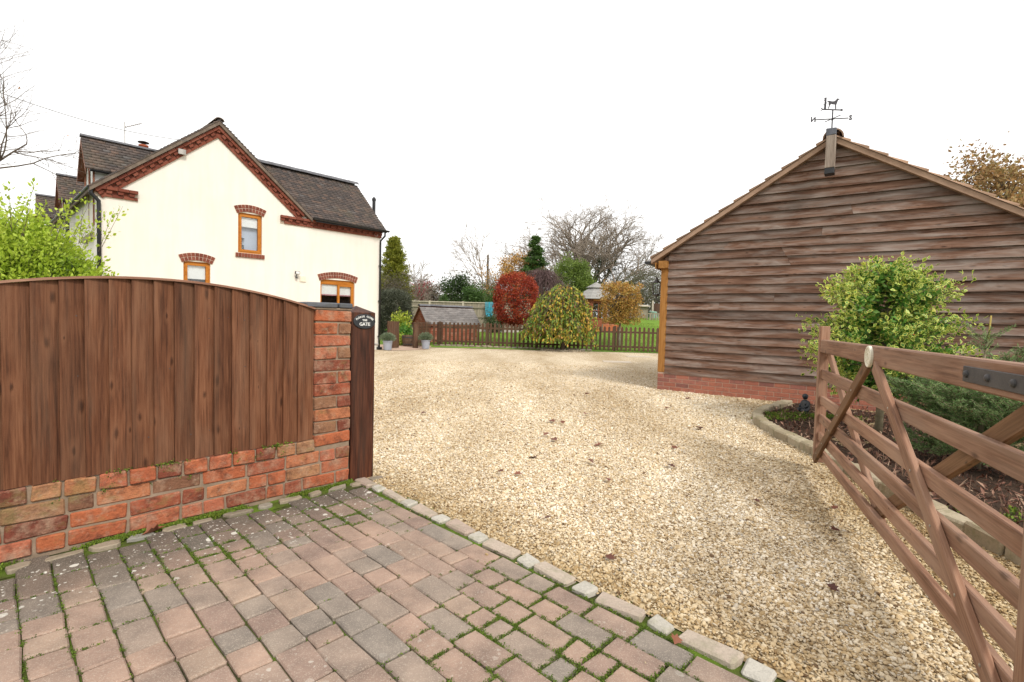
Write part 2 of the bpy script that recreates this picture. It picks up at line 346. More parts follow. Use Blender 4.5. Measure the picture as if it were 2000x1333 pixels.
def render_wall():
    t = NT('cream_render'); v = t.coords('world')
    f = t.noise(v, 0.9, 4, 0.6); col = t.ramp(f, [(0.3, (0.69, 0.655, 0.585)), (0.7, (0.735, 0.70, 0.635))])
    st = t.noise(t.coords('world', (3.2, 3.2, 0.35)), 2.0, 4, 0.6)
    col = t.mix(0.20, col, t.ramp(st, [(0.35, (0.80, 0.77, 0.71)), (0.6, (1, 1, 1))]), 'MULTIPLY')
    t.bump(t.noise(v, 90, 4, 0.7), 0.35, 0.006); return t.fin(col, 0.9, 0.2)
M['render'] = render_wall()
def tilemat(name, stops, moss=0.25):
    t = NT(name); a = t.n('Attribute', attribute_name='rnd').outputs['Fac']; v = t.coords('world')
    col = t.ramp(a, stops)
    col = t.mix(0.5, col, t.ramp(t.noise(v, 3, 5, 0.65), [(0.3, (0.6, 0.6, 0.6)), (0.7, (1.2, 1.15, 1.1))]), 'MULTIPLY')
    col = t.mix(t.math('MULTIPLY', t.ramp(t.noise(v, 1.3, 4, 0.7), [(0.5, (0, 0, 0)), (0.7, (1, 1, 1))]), moss), col, (0.16, 0.14, 0.085))
    t.bump(t.noise(v, 60, 3), 0.25, 0.005); return t.fin(col, 0.8, 0.3)
M['rooftile'] = tilemat('rooftile', [(0, (0.066, 0.058, 0.056)), (0.35, (0.085, 0.070, 0.065)), (0.7, (0.108, 0.084, 0.074)), (0.92, (0.145, 0.10, 0.08)), (1, (0.115, 0.108, 0.106))])
M['barntile'] = tilemat('barntile', [(0, (0.28, 0.175, 0.115)), (1, (0.40, 0.255, 0.17))])
M['kenneltile'] = tilemat('kenneltile', [(0, (0.17, 0.158, 0.155)), (1, (0.25, 0.235, 0.23))], 0.05)
M['ridgetile'] = simple('ridgetile', (0.15, 0.15, 0.16), (0.09, 0.09, 0.10), 8, 0.6, rnd=2)
M['shingle'] = simple('shingle', (0.34, 0.33, 0.31), (0.24, 0.235, 0.22), 9, 0.9, rnd=2)
M['vergemortar'] = simple('vergemortar', (0.20, 0.158, 0.125), (0.11, 0.085, 0.068), 6, 0.95, 0.1, 0.6)
M['barnverge'] = simple('barnverge', (0.40, 0.27, 0.19), (0.28, 0.18, 0.125), 5, 0.9, 0.1, 0.4)
M['stoneledge'] = simple('stoneledge', (0.30, 0.27, 0.18), (0.18, 0.17, 0.10), 9, 0.95)
# wood
M['fencewood'] = wood('fencewood', (0.046, 0.016, 0.007), (0.122, 0.046, 0.021), (0.205, 0.090, 0.045), (0.205, 0.115, 0.07), 0.35, saw=0.04, vary=0.2, bump=0.6)
M['capwood'] = wood('capwood', (0.16, 0.075, 0.045), (0.26, 0.135, 0.09), (0.36, 0.21, 0.145), knots=False, vary=0.1)
M['gatewood'] = wood('gatewood', (0.125, 0.058, 0.033), (0.235, 0.122, 0.074), (0.345, 0.20, 0.13), (0.32, 0.215, 0.155), 0.5, vary=0.12, rough=0.6, knot_cut=0.7)
M['bracewood'] = wood('bracewood', (0.075, 0.034, 0.014), (0.15, 0.075, 0.034), (0.21, 0.11, 0.055), vary=0.12, rough=0.6)
M['postwood'] = wood('postwood', (0.012, 0.005, 0.003), (0.046, 0.015, 0.008), (0.115, 0.038, 0.018), (0.09, 0.05, 0.035), 0.3, vary=0.1, rough=0.55)
M['barnwood'] = wood('barnwood', (0.046, 0.021, 0.013), (0.122, 0.063, 0.040), (0.205, 0.120, 0.083), (0.25, 0.205, 0.178), 0.85, vary=0.32, rough=0.85, bump=0.8, knot_cut=0.5)
M['oakpost'] = wood('oakpost', (0.18, 0.075, 0.016), (0.30, 0.135, 0.032), (0.38, 0.19, 0.06), vary=0.1, knots=False)
M['greytimber'] = wood('greytimber', (0.16, 0.12, 0.095), (0.27, 0.215, 0.175), (0.38, 0.32, 0.27), vary=0.1, knots=False)
M['picket'] = wood('picket', (0.042, 0.019, 0.011), (0.088, 0.042, 0.024), (0.135, 0.07, 0.042), (0.095, 0.08, 0.048), 0.5, vary=0.25, knots=False)
M['greyfence'] = wood('greyfence', (0.14, 0.12, 0.085), (0.24, 0.21, 0.155), (0.33, 0.295, 0.225), vary=0.15, knots=False)
M['concrete'] = simple('concrete', (0.48, 0.43, 0.34), (0.36, 0.32, 0.25), 6, 0.9)
M['windowwood'] = wood('windowwood', (0.27, 0.085, 0.008), (0.40, 0.145, 0.016), (0.48, 0.19, 0.03), vary=0.05, knots=False, rough=0.45, bump=0.1)
M['brownwood'] = wood('brownwood', (0.13, 0.045, 0.025), (0.21, 0.085, 0.05), (0.28, 0.13, 0.08), vary=0.1, knots=False)
M['barrel'] = wood('barrel', (0.075, 0.045, 0.03), (0.14, 0.09, 0.06), (0.2, 0.14, 0.10), vary=0.2, knots=False)
M['summerwood'] = wood('summerwood', (0.14, 0.04, 0.02), (0.24, 0.075, 0.035), (0.3, 0.11, 0.06), vary=0.1, knots=False)
# metal, plastic, glass
M['black'] = simple('black_plastic', (0.016, 0.016, 0.018), (0.011, 0.011, 0.012), 5, 0.4, 0.4, 0.05)
M['iron'] = simple('iron', (0.075, 0.068, 0.068), (0.04, 0.036, 0.036), 9, 0.55, 0.4, 0.2)
M['cable'] = simple('cable', (0.14, 0.14, 0.14))
M['lead'] = simple('lead', (0.12, 0.125, 0.15), (0.07, 0.075, 0.09), 7, 0.6, 0.4, 0.2)
M['vane'] = simple('vane', (0.055, 0.05, 0.06), (0.03, 0.028, 0.032), 9, 0.6)
M['steel'] = simple('steel', (0.45, 0.42, 0.38), (0.3, 0.28, 0.25), 9, 0.35, 0.5, 0.1, metal=0.8)
M['cream'] = simple('cream_paint', (0.74, 0.70, 0.58), (0.62, 0.57, 0.44), 25, 0.6, bump=0.3)
M['white'] = simple('white_paint', (0.72, 0.72, 0.70), (0.62, 0.62, 0.60), 5, 0.6)
M['plaque'] = simple('plaque', (0.035, 0.038, 0.042), (0.022, 0.024, 0.027), 9, 0.45)
M['pot'] = simple('pot', (0.33, 0.35, 0.40), (0.27, 0.29, 0.34), 5, 0.6, rnd=1)
M['statue'] = simple('statue', (0.028, 0.034, 0.042), (0.014, 0.017, 0.021), 30, 0.45, 0.45, 0.3, 80)
M['terracotta'] = simple('terracotta', (0.42, 0.11, 0.05), None, 5, 0.8)
M['teal'] = simple('teal_hose', (0.05, 0.34, 0.44), (0.035, 0.26, 0.36), 5, 0.5)
M['butt'] = simple('butt', (0.22, 0.36, 0.28), None, 4, 0.6)
M['orange'] = brickmat('orange_brick', [(0, (0.50, 0.14, 0.055)), (1, (0.58, 0.19, 0.08))], (0.3, 0.1, 0.05), 0.3)
M['blind'] = simple('blind', (0.84, 0.82, 0.78), (0.78, 0.76, 0.72), 4, 0.9)
M['pinktrim'] = simple('pinktrim', (0.48, 0.12, 0.17), (0.55, 0.40, 0.38), 30, 0.9)
def glass():
    t = NT('glass'); t.b.inputs['Transmission Weight'].default_value = 1.0; t.b.inputs['IOR'].default_value = 1.45
    t.b.inputs['Roughness'].default_value = 0.0; t.b.inputs['Base Color'].default_value = (0.9, 0.93, 0.95, 1)
    tr = t.n('BsdfTransparent'); gl = t.n('BsdfGlossy'); gl.inputs['Roughness'].default_value = 0.02
    lw = t.n('LayerWeight'); lw.inputs[0].default_value = 0.5; fac = t.math('ADD', t.math('MULTIPLY', t.math('POWER', lw.outputs['Facing'], 3.0), 0.6), 0.07)
    mx_ = t.n('MixShader'); t.l(fac, mx_.inputs[0]); t.l(tr.outputs[0], mx_.inputs[1]); t.l(gl.outputs[0], mx_.inputs[2])
    tr.inputs[0].default_value = (0.93, 0.95, 0.96, 1); t.l(mx_.outputs[0], t.out.inputs[0]); return t.m
M['glass'] = glass()
M['room'] = simple('room', (0.05, 0.048, 0.045), None, 2, 0.9)
M['sky_reflection'] = simple('sky_reflection', (0.50, 0.54, 0.63), (0.45, 0.49, 0.58), 2, 0.9)  # pale blue that paints the sky's reflection into the upper window
# bark and leaves
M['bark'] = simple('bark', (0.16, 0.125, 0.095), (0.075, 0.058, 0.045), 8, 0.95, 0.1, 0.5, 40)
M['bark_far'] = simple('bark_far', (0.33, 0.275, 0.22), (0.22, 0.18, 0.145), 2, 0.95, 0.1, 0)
M['bark_pale'] = simple('bark_pale', (0.36, 0.32, 0.27), (0.22, 0.19, 0.155), 6, 0.95, 0.1, 0.2)
M['bark_purple'] = simple('bark_purple', (0.17, 0.11, 0.105), (0.10, 0.065, 0.065), 2, 0.95, 0.1, 0)
M['hollybark'] = simple('hollybark', (0.24, 0.20, 0.13), (0.14, 0.125, 0.075), 20, 0.9, 0.2, 0.3)
L = lambda n, *c, **k: M.__setitem__(n, leafmat(n, [(i / (len(c) - 1), x) for i, x in enumerate(c)], **k))
L('privet', (0.04, 0.075, 0.008), (0.22, 0.34, 0.025), (0.38, 0.50, 0.045), (0.54, 0.62, 0.10), trans=0.35)
L('redbeech', (0.12, 0.012, 0.008), (0.27, 0.03, 0.014), (0.40, 0.06, 0.022), (0.48, 0.16, 0.04))
L('weeper', (0.13, 0.065, 0.05), (0.26, 0.12, 0.08), (0.10, 0.19, 0.03), (0.18, 0.28, 0.04), (0.27, 0.33, 0.045), (0.62, 0.44, 0.06), (0.50, 0.26, 0.06), (0.15, 0.23, 0.035))
L('golden', (0.16, 0.07, 0.03), (0.38, 0.18, 0.05), (0.56, 0.32, 0.07), (0.30, 0.26, 0.06), (0.62, 0.27, 0.08))
L('cypress', (0.13, 0.155, 0.022), (0.25, 0.27, 0.032), (0.36, 0.34, 0.045))
L('darkgreen', (0.018, 0.038, 0.012), (0.04, 0.075, 0.018), (0.07, 0.12, 0.03))
L('midgreen', (0.035, 0.075, 0.018), (0.07, 0.14, 0.03), (0.12, 0.20, 0.045))
L('pinegreen', (0.07, 0.11, 0.025), (0.17, 0.25, 0.045), (0.28, 0.36, 0.07))
L('hedge', (0.035, 0.045, 0.025), (0.08, 0.09, 0.055), (0.19, 0.20, 0.14))
L('orangeleaf', (0.30, 0.16, 0.04), (0.50, 0.27, 0.06), (0.60, 0.38, 0.12))
L('oakleaf', (0.22, 0.12, 0.045), (0.38, 0.22, 0.085), (0.30, 0.25, 0.10), (0.50, 0.28, 0.11))
L('maple', (0.22, 0.015, 0.03), (0.40, 0.04, 0.06), (0.30, 0.06, 0.06))
L('scrub', (0.085, 0.07, 0.05), (0.15, 0.125, 0.09), (0.19, 0.165, 0.11))
L('scrubgreen', (0.07, 0.085, 0.04), (0.13, 0.14, 0.07), (0.19, 0.18, 0.11))
L('yellowshrub', (0.14, 0.24, 0.02), (0.36, 0.44, 0.04), (0.62, 0.60, 0.12))
L('lavender', (0.10, 0.15, 0.075), (0.20, 0.26, 0.15), (0.30, 0.35, 0.24))
L('spruce', (0.08, 0.16, 0.05), (0.18, 0.30, 0.10), (0.32, 0.42, 0.18))
L('ivy', (0.018, 0.032, 0.012), (0.045, 0.065, 0.025), (0.075, 0.10, 0.04))
L('plantgreen', (0.05, 0.13, 0.02), (0.10, 0.26, 0.03), (0.20, 0.36, 0.08))
L('deadleaf', (0.07, 0.022, 0.015), (0.16, 0.055, 0.03), (0.24, 0.09, 0.05), trans=0.15)
L('cherryleaf', (0.40, 0.06, 0.02), (0.45, 0.20, 0.03))
M['holly'] = leafmat('holly', [(0, (0.05, 0.13, 0.02)), (0.5, (0.12, 0.25, 0.035)), (1, (0.30, 0.42, 0.06))], 0.25, 0.4, ((0.64, 0.65, 0.15), 0.66), 0.35)
M['berry'] = simple('berry', (0.55, 0.035, 0.015), None, 5, 0.35)
M['stem_yellow'] = simple('stem_yellow', (0.40, 0.30, 0.08), None, 20, 0.8)
# ------------------------------------------------------------------ foliage and branch tools
def unit(a): return a / np.maximum(np.linalg.norm(a, axis=-1, keepdims=True), 1e-9)
def leaf_mesh(name, P, size, mat, D=None, aspect=0.55, fold=0.18, spread=1.0, rnd=None, up=0.0, rng=None, obl=0.5):
    """one diamond-shaped folded leaf per point; D = growth direction"""
    rng = rng or RNG; P = np.asarray(P, float); n = len(P)
    T = rng.normal(size=(n, 3)) * spread
    if D is not None: T = T + np.asarray(D)
    T = unit(T); N = rng.normal(size=(n, 3)); N[:, 2] += up; B = unit(np.cross(N, T)); N = np.cross(T, B)
    s = np.asarray(size) * (0.65 + 0.7 * rng.random(n)) if not hasattr(size, '__len__') else np.asarray(size)
    s = s[:, None]; wv = s * aspect * 0.5
    V = np.stack([P, P + T * s * obl + B * wv + N * s * fold, P + T * s, P + T * s * obl - B * wv + N * s * fold], 1).reshape(-1, 3)
    i = np.arange(n) * 4
    # two triangles folded along the midrib
    F = np.concatenate([np.stack([i, i + 1, i + 2], 1), np.stack([i, i + 2, i + 3], 1)])
    r_ = rng.random(n) if rnd is None else np.asarray(rnd)
    uv = np.tile(np.array([[0, 0], [1, 0.5], [0, 1], [-1, 0.5]], np.float32), (n, 1))
    return fast_mesh(name, V, F, mat, np.repeat(np.clip(r_, 0, 1), 4), uv)
def leaf_obj(name, *a, parent=None, **k):
    return put(bpy.data.objects.new(name, leaf_mesh(name, *a, **k)), parent)
def ellip_pts(n, c, r, shell=0.35, rng=None, zmin=-1.0, power=2.0):
    """points in an ellipsoid (or superellipsoid), biased to its surface"""
    rng = rng or RNG; out = []
    while sum(len(o) for o in out) < n:
        d_ = unit(rng.normal(size=(n, 3)))
        if power != 2.0: d_ = d_ / (np.sum(np.abs(d_) ** power, 1, keepdims=True) ** (1 / power))
        rad = 1 - shell * rng.random((n, 1)) ** 1.3
        p = d_ * rad; p = p[p[:, 2] > zmin]; out.append(p)
    return np.concatenate(out)[:n] * np.array(r) + np.array(c)
def clumpy(n, nc, c, r, csize, shell=0.5, rng=None, zmin=-1.0, power=2.0):
    rng = rng or RNG; cc = ellip_pts(nc, c, r, shell, rng, zmin, power)
    k = rng.integers(0, nc, n); off = rng.normal(size=(n, 3)) * csize * (0.6 + 0.8 * rng.random((nc, 1)))[k]
    tone = rng.random(nc)[k]
    return cc[k] + off, tone, unit(off + 1e-6)
def tubes_mesh(name, segs, mat, sides=4):
    """segs: array (n,8) p0 p1 r0 r1 -> one mesh of tapered tubes"""
    S = np.asarray(segs, float); p0, p1, r0, r1 = S[:, :3], S[:, 3:6], S[:, 6:7], S[:, 7:8]
    T = unit(p1 - p0); ref = np.where(np.abs(T[:, 2:3]) < 0.9, np.array([[0, 0, 1.0]]), np.array([[1.0, 0, 0]]))
    A = unit(np.cross(T, ref)); B = np.cross(T, A); V = []
    for k in range(sides):
        an = 2 * PI * k / sides; o = A * math.cos(an) + B * math.sin(an); V += [p0 + o * r0, p1 + o * r1]
    V = np.stack(V, 1); n = len(S); base = (np.arange(n) * 2 * sides)[:, None]; F = []
    for k in range(sides):
        k2 = (k + 1) % sides; F.append(np.concatenate([base + 2 * k, base + 2 * k2, base + 2 * k2 + 1, base + 2 * k + 1], 1))
    return fast_mesh(name, V.reshape(-1, 3), np.concatenate(F), mat, smooth=True)
def grow(p, d_, length, rad, lev, rng, out, cfg, tips):
    """recursive branch; cfg: per-level dict with seg count, wander, up pull, kids, angle, ratio"""
    c = cfg[min(lev, len(cfg) - 1)]; ns = c['n']; p = np.array(p, float); d_ = unit(np.array(d_, float)); step = length / ns
    rend = rad * c.get('taper', 0.55); kids = []
    for i in range(ns):
        d_ = unit(d_ + rng.normal(size=3) * c['wander'] + np.array([0, 0, c['up']]))
        q = p + d_ * step; ra = rad + (rend - rad) * i / ns; rb = rad + (rend - rad) * (i + 1) / ns
        out.append((*p, *q, ra, rb, lev))
        kids.append((q, d_, rb, (i + 1) / ns)); p = q
    tips.append((*p, *d_))
    if lev + 1 >= len(cfg): return
    nk = c['kids']
    for j in range(nk):
        f_ = c.get('from', 0.3) + (1 - c.get('from', 0.3)) * (j + rng.random()) / nk
        q, dd, rb, _ = kids[min(int(f_ * ns), ns - 1)]
        side = unit(np.cross(dd, rng.normal(size=3))); a = R(c['ang'] * (0.7 + 0.6 * rng.random()))
        nd_ = dd * math.cos(a) + side * math.sin(a)
        grow(q, nd_, length * c['ratio'] * (0.7 + 0.6 * rng.random()) * (1.15 - 0.45 * f_), min(rb * 0.75, rad * c.get('rr', 0.55)), lev + 1, rng, out, cfg, tips)
def branches(name, seed, cfg, p, d_, length, rad, mat, parent, sides=4):
    rng = np.random.default_rng(seed); out = []; tips = []
    grow(p, d_, length, rad, 0, rng, out, cfg, tips); S = np.array(out)
    o = put(bpy.data.objects.new(name, tubes_mesh(name, S[:, :8], mat, sides)), parent)
    return o, S, np.array(tips)
def at(px, py, Y):
    """a point at depth Y seen at that place of the 2000 px wide photograph"""
    d_ = cf + cr * ((px - 1000) / FPX) - cu * ((py - 666.5) / FPX); t_ = Y / d_.y
    return Vector((0, 0, EYE)) + d_ * t_

# ------------------------------------------------------------------ frames of the place
W1 = Vector((-1.149, 3.588, 0)); WA = math.atan2(0.740, 0.673)          # roadside wall
HCN = Vector((-4.773, 17.991, 0)); HA = math.atan2(0.719, 0.695)        # cottage corner
BCN = Vector((2.716, 9.156, 0)); BA = math.atan2(-0.573, 0.819)         # barn corner
G0 = Vector((2.636, 4.27, 0)); GA = math.atan2(-0.926, -0.377)          # gate toe
S0 = Vector((-0.853, 3.45, 0)); SU = Vector((0.712, -0.702, 0)); SV = Vector((0.702, 0.712, 0))  # line of setts, SV to the gravel
wd = np.array([0.673, 0.740]); wn = np.array([0.740, -0.673])
BED = [(4.45, 7.75), (3.66, 7.07), (3.30, 6.62), (3.08, 6.15), (2.95, 5.43), (2.93, 5.01), (2.90, 4.7), (2.86, 4.25), (2.80, 3.79), (2.74, 3.18), (2.72, 2.8), (2.71, 2.3), (2.74, 1.7), (6.2, 1.7), (9.0, 4.0)]
def in_poly(x, y, poly):
    x = np.asarray(x); y = np.asarray(y); ins = np.zeros(x.shape, bool); n = len(poly); j = n - 1
    for i in range(n):
        xi, yi = poly[i]; xj, yj = poly[j]
        ins ^= ((yi > y) != (yj > y)) & (x < (xj - xi) * (y - yi) / (yj - yi + 1e-12) + xi); j = i
    return ins

# ------------------------------------------------------------------ ground
def sheet(name, poly, z, mat, kind='structure'):
    me = bpy.data.meshes.new(name); me.from_pydata([(x, y, z) for x, y in poly], [], [tuple(range(len(poly)))]); me.update(); me.materials.append(mat)
    return tag(put(bpy.data.objects.new(name, me)), kind=kind)
sheet('ground', [(-400, -60), (400, -60), (400, 700), (-400, 700)], -0.06, M['field'])
p_ = lambda u, v: ((S0 + SU * u + SV * v).x, (S0 + SU * u + SV * v).y)
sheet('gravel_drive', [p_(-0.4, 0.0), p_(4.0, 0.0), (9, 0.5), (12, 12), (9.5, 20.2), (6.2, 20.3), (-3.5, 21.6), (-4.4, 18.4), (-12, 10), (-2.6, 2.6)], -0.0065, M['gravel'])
# lawn: rises gently away from the picket fence
def lawn_z(x, y): return np.maximum(0, y - 21.3) * (0.05 + 0.010 * np.clip(x, 0, 8)) * np.clip((34 - y) / 6, 0.35, 1) ** 0
gx, gy = np.meshgrid(np.linspace(-7, 16, 40), np.linspace(20.1, 34, 40)); gz = lawn_z(gx, gy) + 0.005
V = np.stack([gx, gy, gz], -1).reshape(-1, 3); ii = (np.arange(39)[:, None] * 40 + np.arange(39)[None]).ravel()
lawn = tag(put(bpy.data.objects.new('lawn', fast_mesh('lawn', V, np.stack([ii, ii + 1, ii + 41, ii + 40], 1), M['lawn'], smooth=True))), kind='structure')
n = 26000; bx_ = RNG.uniform(-4, 8.5, n); by_ = 20.3 + 10 * RNG.random(n) ** 1.6; keep = by_ > 21.75 - 0.133 * (bx_ + 3.5); bx_, by_ = bx_[keep], by_[keep]
tag(leaf_obj('grass', np.stack([bx_, by_, lawn_z(bx_, by_)], 1), 0.075, M['grass'], D=(0, 0, 1.6), aspect=0.22, fold=0.02, spread=0.5), 'short green grass blades of the lawn behind the picket fence', 'grass', kind='stuff')
# patio beside the house
patio = sheet('patio', [(-4.72, 17.95), (-4.2, 17.55), (-3.2, 18.55), (-3.35, 21.0), (-6.5, 23.5), (-7.4, 21.4)], 0.006, M['patio'])
# ------------------------------------------------------------------ block paving (rows run along the line of setts)
pav = sheet('paving', [p_(-0.35, -0.02), p_(3.6, -0.02), p_(3.6, -3.0), p_(-0.35, -3.0)], -0.016, M['joint'])
tops = []; count = 0
def in_paving(x, y):
    s_ = (x + 1.149) * wn[0] + (y - 3.588) * wn[1]
    return s_ > 0.10 and y > 1.30 and x > -2.75
v0 = -0.10; row = 0
while v0 > -2.9 and count < 298:
    rw = 0.124 + random.uniform(-0.003, 0.003); u = -0.36 + random.uniform(0, 0.12)
    while u < 2.9 and count < 298:
        ln = random.choice([0.095, 0.143, 0.143, 0.145, 0.216, 0.216, 0.218]); g = 0.0045 + random.random() * 0.003
        c_ = S0 + SU * (u + ln / 2) + SV * (v0 - rw / 2)
        ok = in_paving(c_.x, c_.y) and abs(c_.x) < c_.y * 1.16 + 0.24
        if ok:
            mb = MB().cbox((-ln / 2 + g * .7, -rw / 2 + g / 2, -0.05), (ln / 2 - g * .7, rw / 2 - g / 2, 0), 0.006, 0.0018)
            bend = 0.012 * math.sin((u - 0.3) * 1.3) * min(1, -v0 / 0.8)     # the rows wander a little
            q = c_ + SV * bend
            o = mb.obj('paver', M['paver'], pav, loc=(q.x, q.y, random.uniform(-0.002, 0.002)), rot=(R(random.gauss(0, 0.5)), R(random.gauss(0, 0.5)), math.atan2(SU.y, SU.x) + R(random.gauss(0, 0.7))))
            tops.append((q.x, q.y, ln, rw)); count += 1
        u += ln
    v0 -= rw; row += 1
# setts between paving and gravel: long pinkish ones and small pale grey ones in turn
kerb = MB(); a_, b_ = S0 + SU * -0.55, S0 + SU * 3.3
kb = sheet('kerb', [p_(-0.5, -0.10), p_(3.6, -0.10), p_(3.6, 0.05), p_(-0.5, 0.05)], -0.013, M['joint'])
u = -0.30; k = 0
while u < 3.0:
    ln = (random.uniform(0.185, 0.225) if k % 2 == 0 else random.uniform(0.085, 0.105)); gap = random.uniform(0.018, 0.035)
    c_ = S0 + SU * (u + ln / 2) + SV * (-0.03 + random.uniform(-0.006, 0.006)); wd_ = random.uniform(0.075, 0.09)
    mb = MB().cbox((-ln / 2, -wd_ / 2, -0.06), (ln / 2, wd_ / 2, 0.008), 0.009, 0.0035)
    mb.obj('sett', M['sett_pink'] if k % 2 == 0 else M['sett_grey'], kb, loc=(c_.x, c_.y, random.uniform(-0.002, 0.004)), rot=(R(random.gauss(0, 1.5)), R(random.gauss(0, 1.5)), math.atan2(SU.y, SU.x) + R(random.gauss(0, 3))))
    u += ln + gap; k += 1
# flat stones along the wall foot
foot = sheet('wall_foot', [tuple((np.array([W1.x, W1.y]) + wd * a + wn * b)) for a, b in ((0.25, -0.05), (0.25, 0.14), (-2.9, 0.14), (-2.9, -0.05))], -0.012, M['joint'])
s_ = 0.22
while s_ > -2.3:
    ln = random.uniform(0.09, 0.19); wd_ = random.uniform(0.05, 0.07); cc = np.array([W1.x, W1.y]) + wd * (s_ - ln / 2) + wn * (0.075 + random.uniform(-0.008, 0.012))
    nn = 9; mb = MB(); an = [2 * PI * i / nn + random.uniform(-.3, .3) for i in range(nn)]
    poly = [(ln / 2 * np.sign(math.cos(a)) * abs(math.cos(a)) ** 0.6 * random.uniform(.68, 1.1), wd_ / 2 * np.sign(math.sin(a)) * abs(math.sin(a)) ** 0.6 * random.uniform(.7, 1.15)) for a in an]
    mb.add([(x, y, -0.04) for x, y in poly] + [(x, y, 0.002) for x, y in poly] + [(x * .93, y * .88, 0.005 + random.uniform(0, .003)) for x, y in poly],
           [(i, (i + 1) % nn, nn + (i + 1) % nn, nn + i) for i in range(nn)] + [(nn + i, nn + (i + 1) % nn, 2 * nn + (i + 1) % nn, 2 * nn + i) for i in range(nn)] + [tuple(range(2 * nn, 3 * nn))])
    mb.obj('stone', M['wallstone'], foot, loc=(cc[0], cc[1], random.uniform(-0.002, 0.004)), rot=(0, 0, WA + R(random.gauss(0, 5))))
    s_ -= ln + random.uniform(0.01, 0.035)
# moss in the joints: thick along the wall foot, patchy between pavers and setts
mp = []; wm_ = []
for _ in range(2600):
    a = random.uniform(-2.1, 0.0); dens = 0.5 + 0.5 * math.sin(a * 5.1 + 1.0) + 0.35 * math.sin(a * 13)
    if random.random() < dens: wm_.append((*(np.array([W1.x, W1.y]) + wd * a + wn * abs(random.gauss(0.012, 0.018))), random.uniform(-0.008, 0.004)))
mosscen = [(0.05, 1.95), (0.3, 1.75), (-0.05, 1.75), (0.15, 2.25), (-1.0, 3.0), (0.55, 1.95), (0.45, 1.6), (-1.5, 2.45)]; mossdull = [(-1.9, 2.1), (-1.6, 1.75)]
for (qx, qy, ln, rw) in tops:
    m_ = max(math.exp(-((qx - cx) ** 2 + (qy - cy) ** 2) / 0.045) for cx, cy in mosscen)
    m_ = max(m_, .22 * max(math.exp(-((qx - cx) ** 2 + (qy - cy) ** 2) / 0.045) for cx, cy in mossdull))
    for _ in range(int(90 * m_ + (random.random() < .45))):
        if random.random() < 0.5: du, dv = random.uniform(-ln / 2, ln / 2), random.choice([-1, 1]) * (rw / 2 + random.gauss(0, 0.003))
        else: du, dv = random.choice([-1, 1]) * (ln / 2 + random.gauss(0, 0.003)), random.uniform(-rw / 2, rw / 2)
        p = Vector((qx, qy, 0)) + SU * du + SV * dv; mp.append((p.x, p.y, random.uniform(-0.008, 0.0)))
for _ in range(520):
    u = random.uniform(-0.2, 2.6); p = S0 + SU * u + SV * random.choice([-0.083, 0.018, -0.08]); p += SV * random.gauss(0, 0.008)
    if math.sin(u * 4.3) + random.gauss(0, 0.6) > 0: mp.append((p.x, p.y, random.uniform(-0.012, -0.002)))
wm_ = np.repeat(np.array(wm_), 11, 0); wm_ += RNG.normal(0, .008, wm_.shape) * (1, 1, .5)
tag(leaf_obj('wall_foot_moss', wm_, 0.010, M['moss'], D=(0, 0, 1.2), aspect=.8, spread=.8, rnd=.35 + .6 * RNG.random(len(wm_))), 'strip of vivid green moss along the foot of the brick wall', 'moss', kind='stuff')
mp = np.array(mp); rep = 12; MPp = np.repeat(mp, rep, 0) + RNG.normal(0, 0.0055, (len(mp) * rep, 3)) * (1, 1, 0.35)
tone = np.repeat(RNG.random(len(mp)), rep) * 0.6 + 0.25 * RNG.random(len(MPp))
tag(leaf_obj('moss', MPp, 0.0052, M['moss'], D=(0, 0, 1.2), aspect=0.8, spread=0.8, rnd=tone), 'bright green moss growing in the joints of the block paving', 'moss', kind='stuff')

# ------------------------------------------------------------------ loose gravel (instanced pebbles, uncountable)
def gravel_points():
    out = []
    for (r0, r1, dens) in ((1.3, 3.0, 12500), (3.0, 4.6, 8500), (4.6, 7.0, 4200), (7.0, 10.0, 1600), (10.0, 14.0, 620)):
        n = int(dens * ((r1 ** 2 - r0 ** 2) * 0.5 * R(104)))
        r_ = np.sqrt(RNG.uniform(r0 ** 2, r1 ** 2, n)); a = RNG.uniform(R(-43), R(61), n); x = r_ * np.sin(a); y = r_ * np.cos(a)
        sv = (x - S0.x) * SV.x + (y - S0.y) * SV.y
        bl_x = (x - BCN.x) * 0.819 - (y - BCN.y) * 0.573; bl_y = (x - BCN.x) * 0.573 + (y - BCN.y) * 0.819
        wl = (x - W1.x) * wn[0] + (y - W1.y) * wn[1]; ws = (x - W1.x) * wd[0] + (y - W1.y) * wd[1]
        edge = 0.02 + 0.02 * np.sin(x * 9) + 0.015 * RNG.normal(size=n)
        ok = (sv > edge) & ~((bl_x > -0.02) & (bl_y > -0.02)) & ~in_poly(x, y, BED) & ~((ws < 0.21) & (wl > -0.25) & (wl < 0.1))
        s_ = np.full(int(ok.sum()), r_.mean()); out.append(np.stack([x[ok], y[ok], s_], 1))
    return np.concatenate(out)
gp_ = gravel_points(); n = len(gp_)
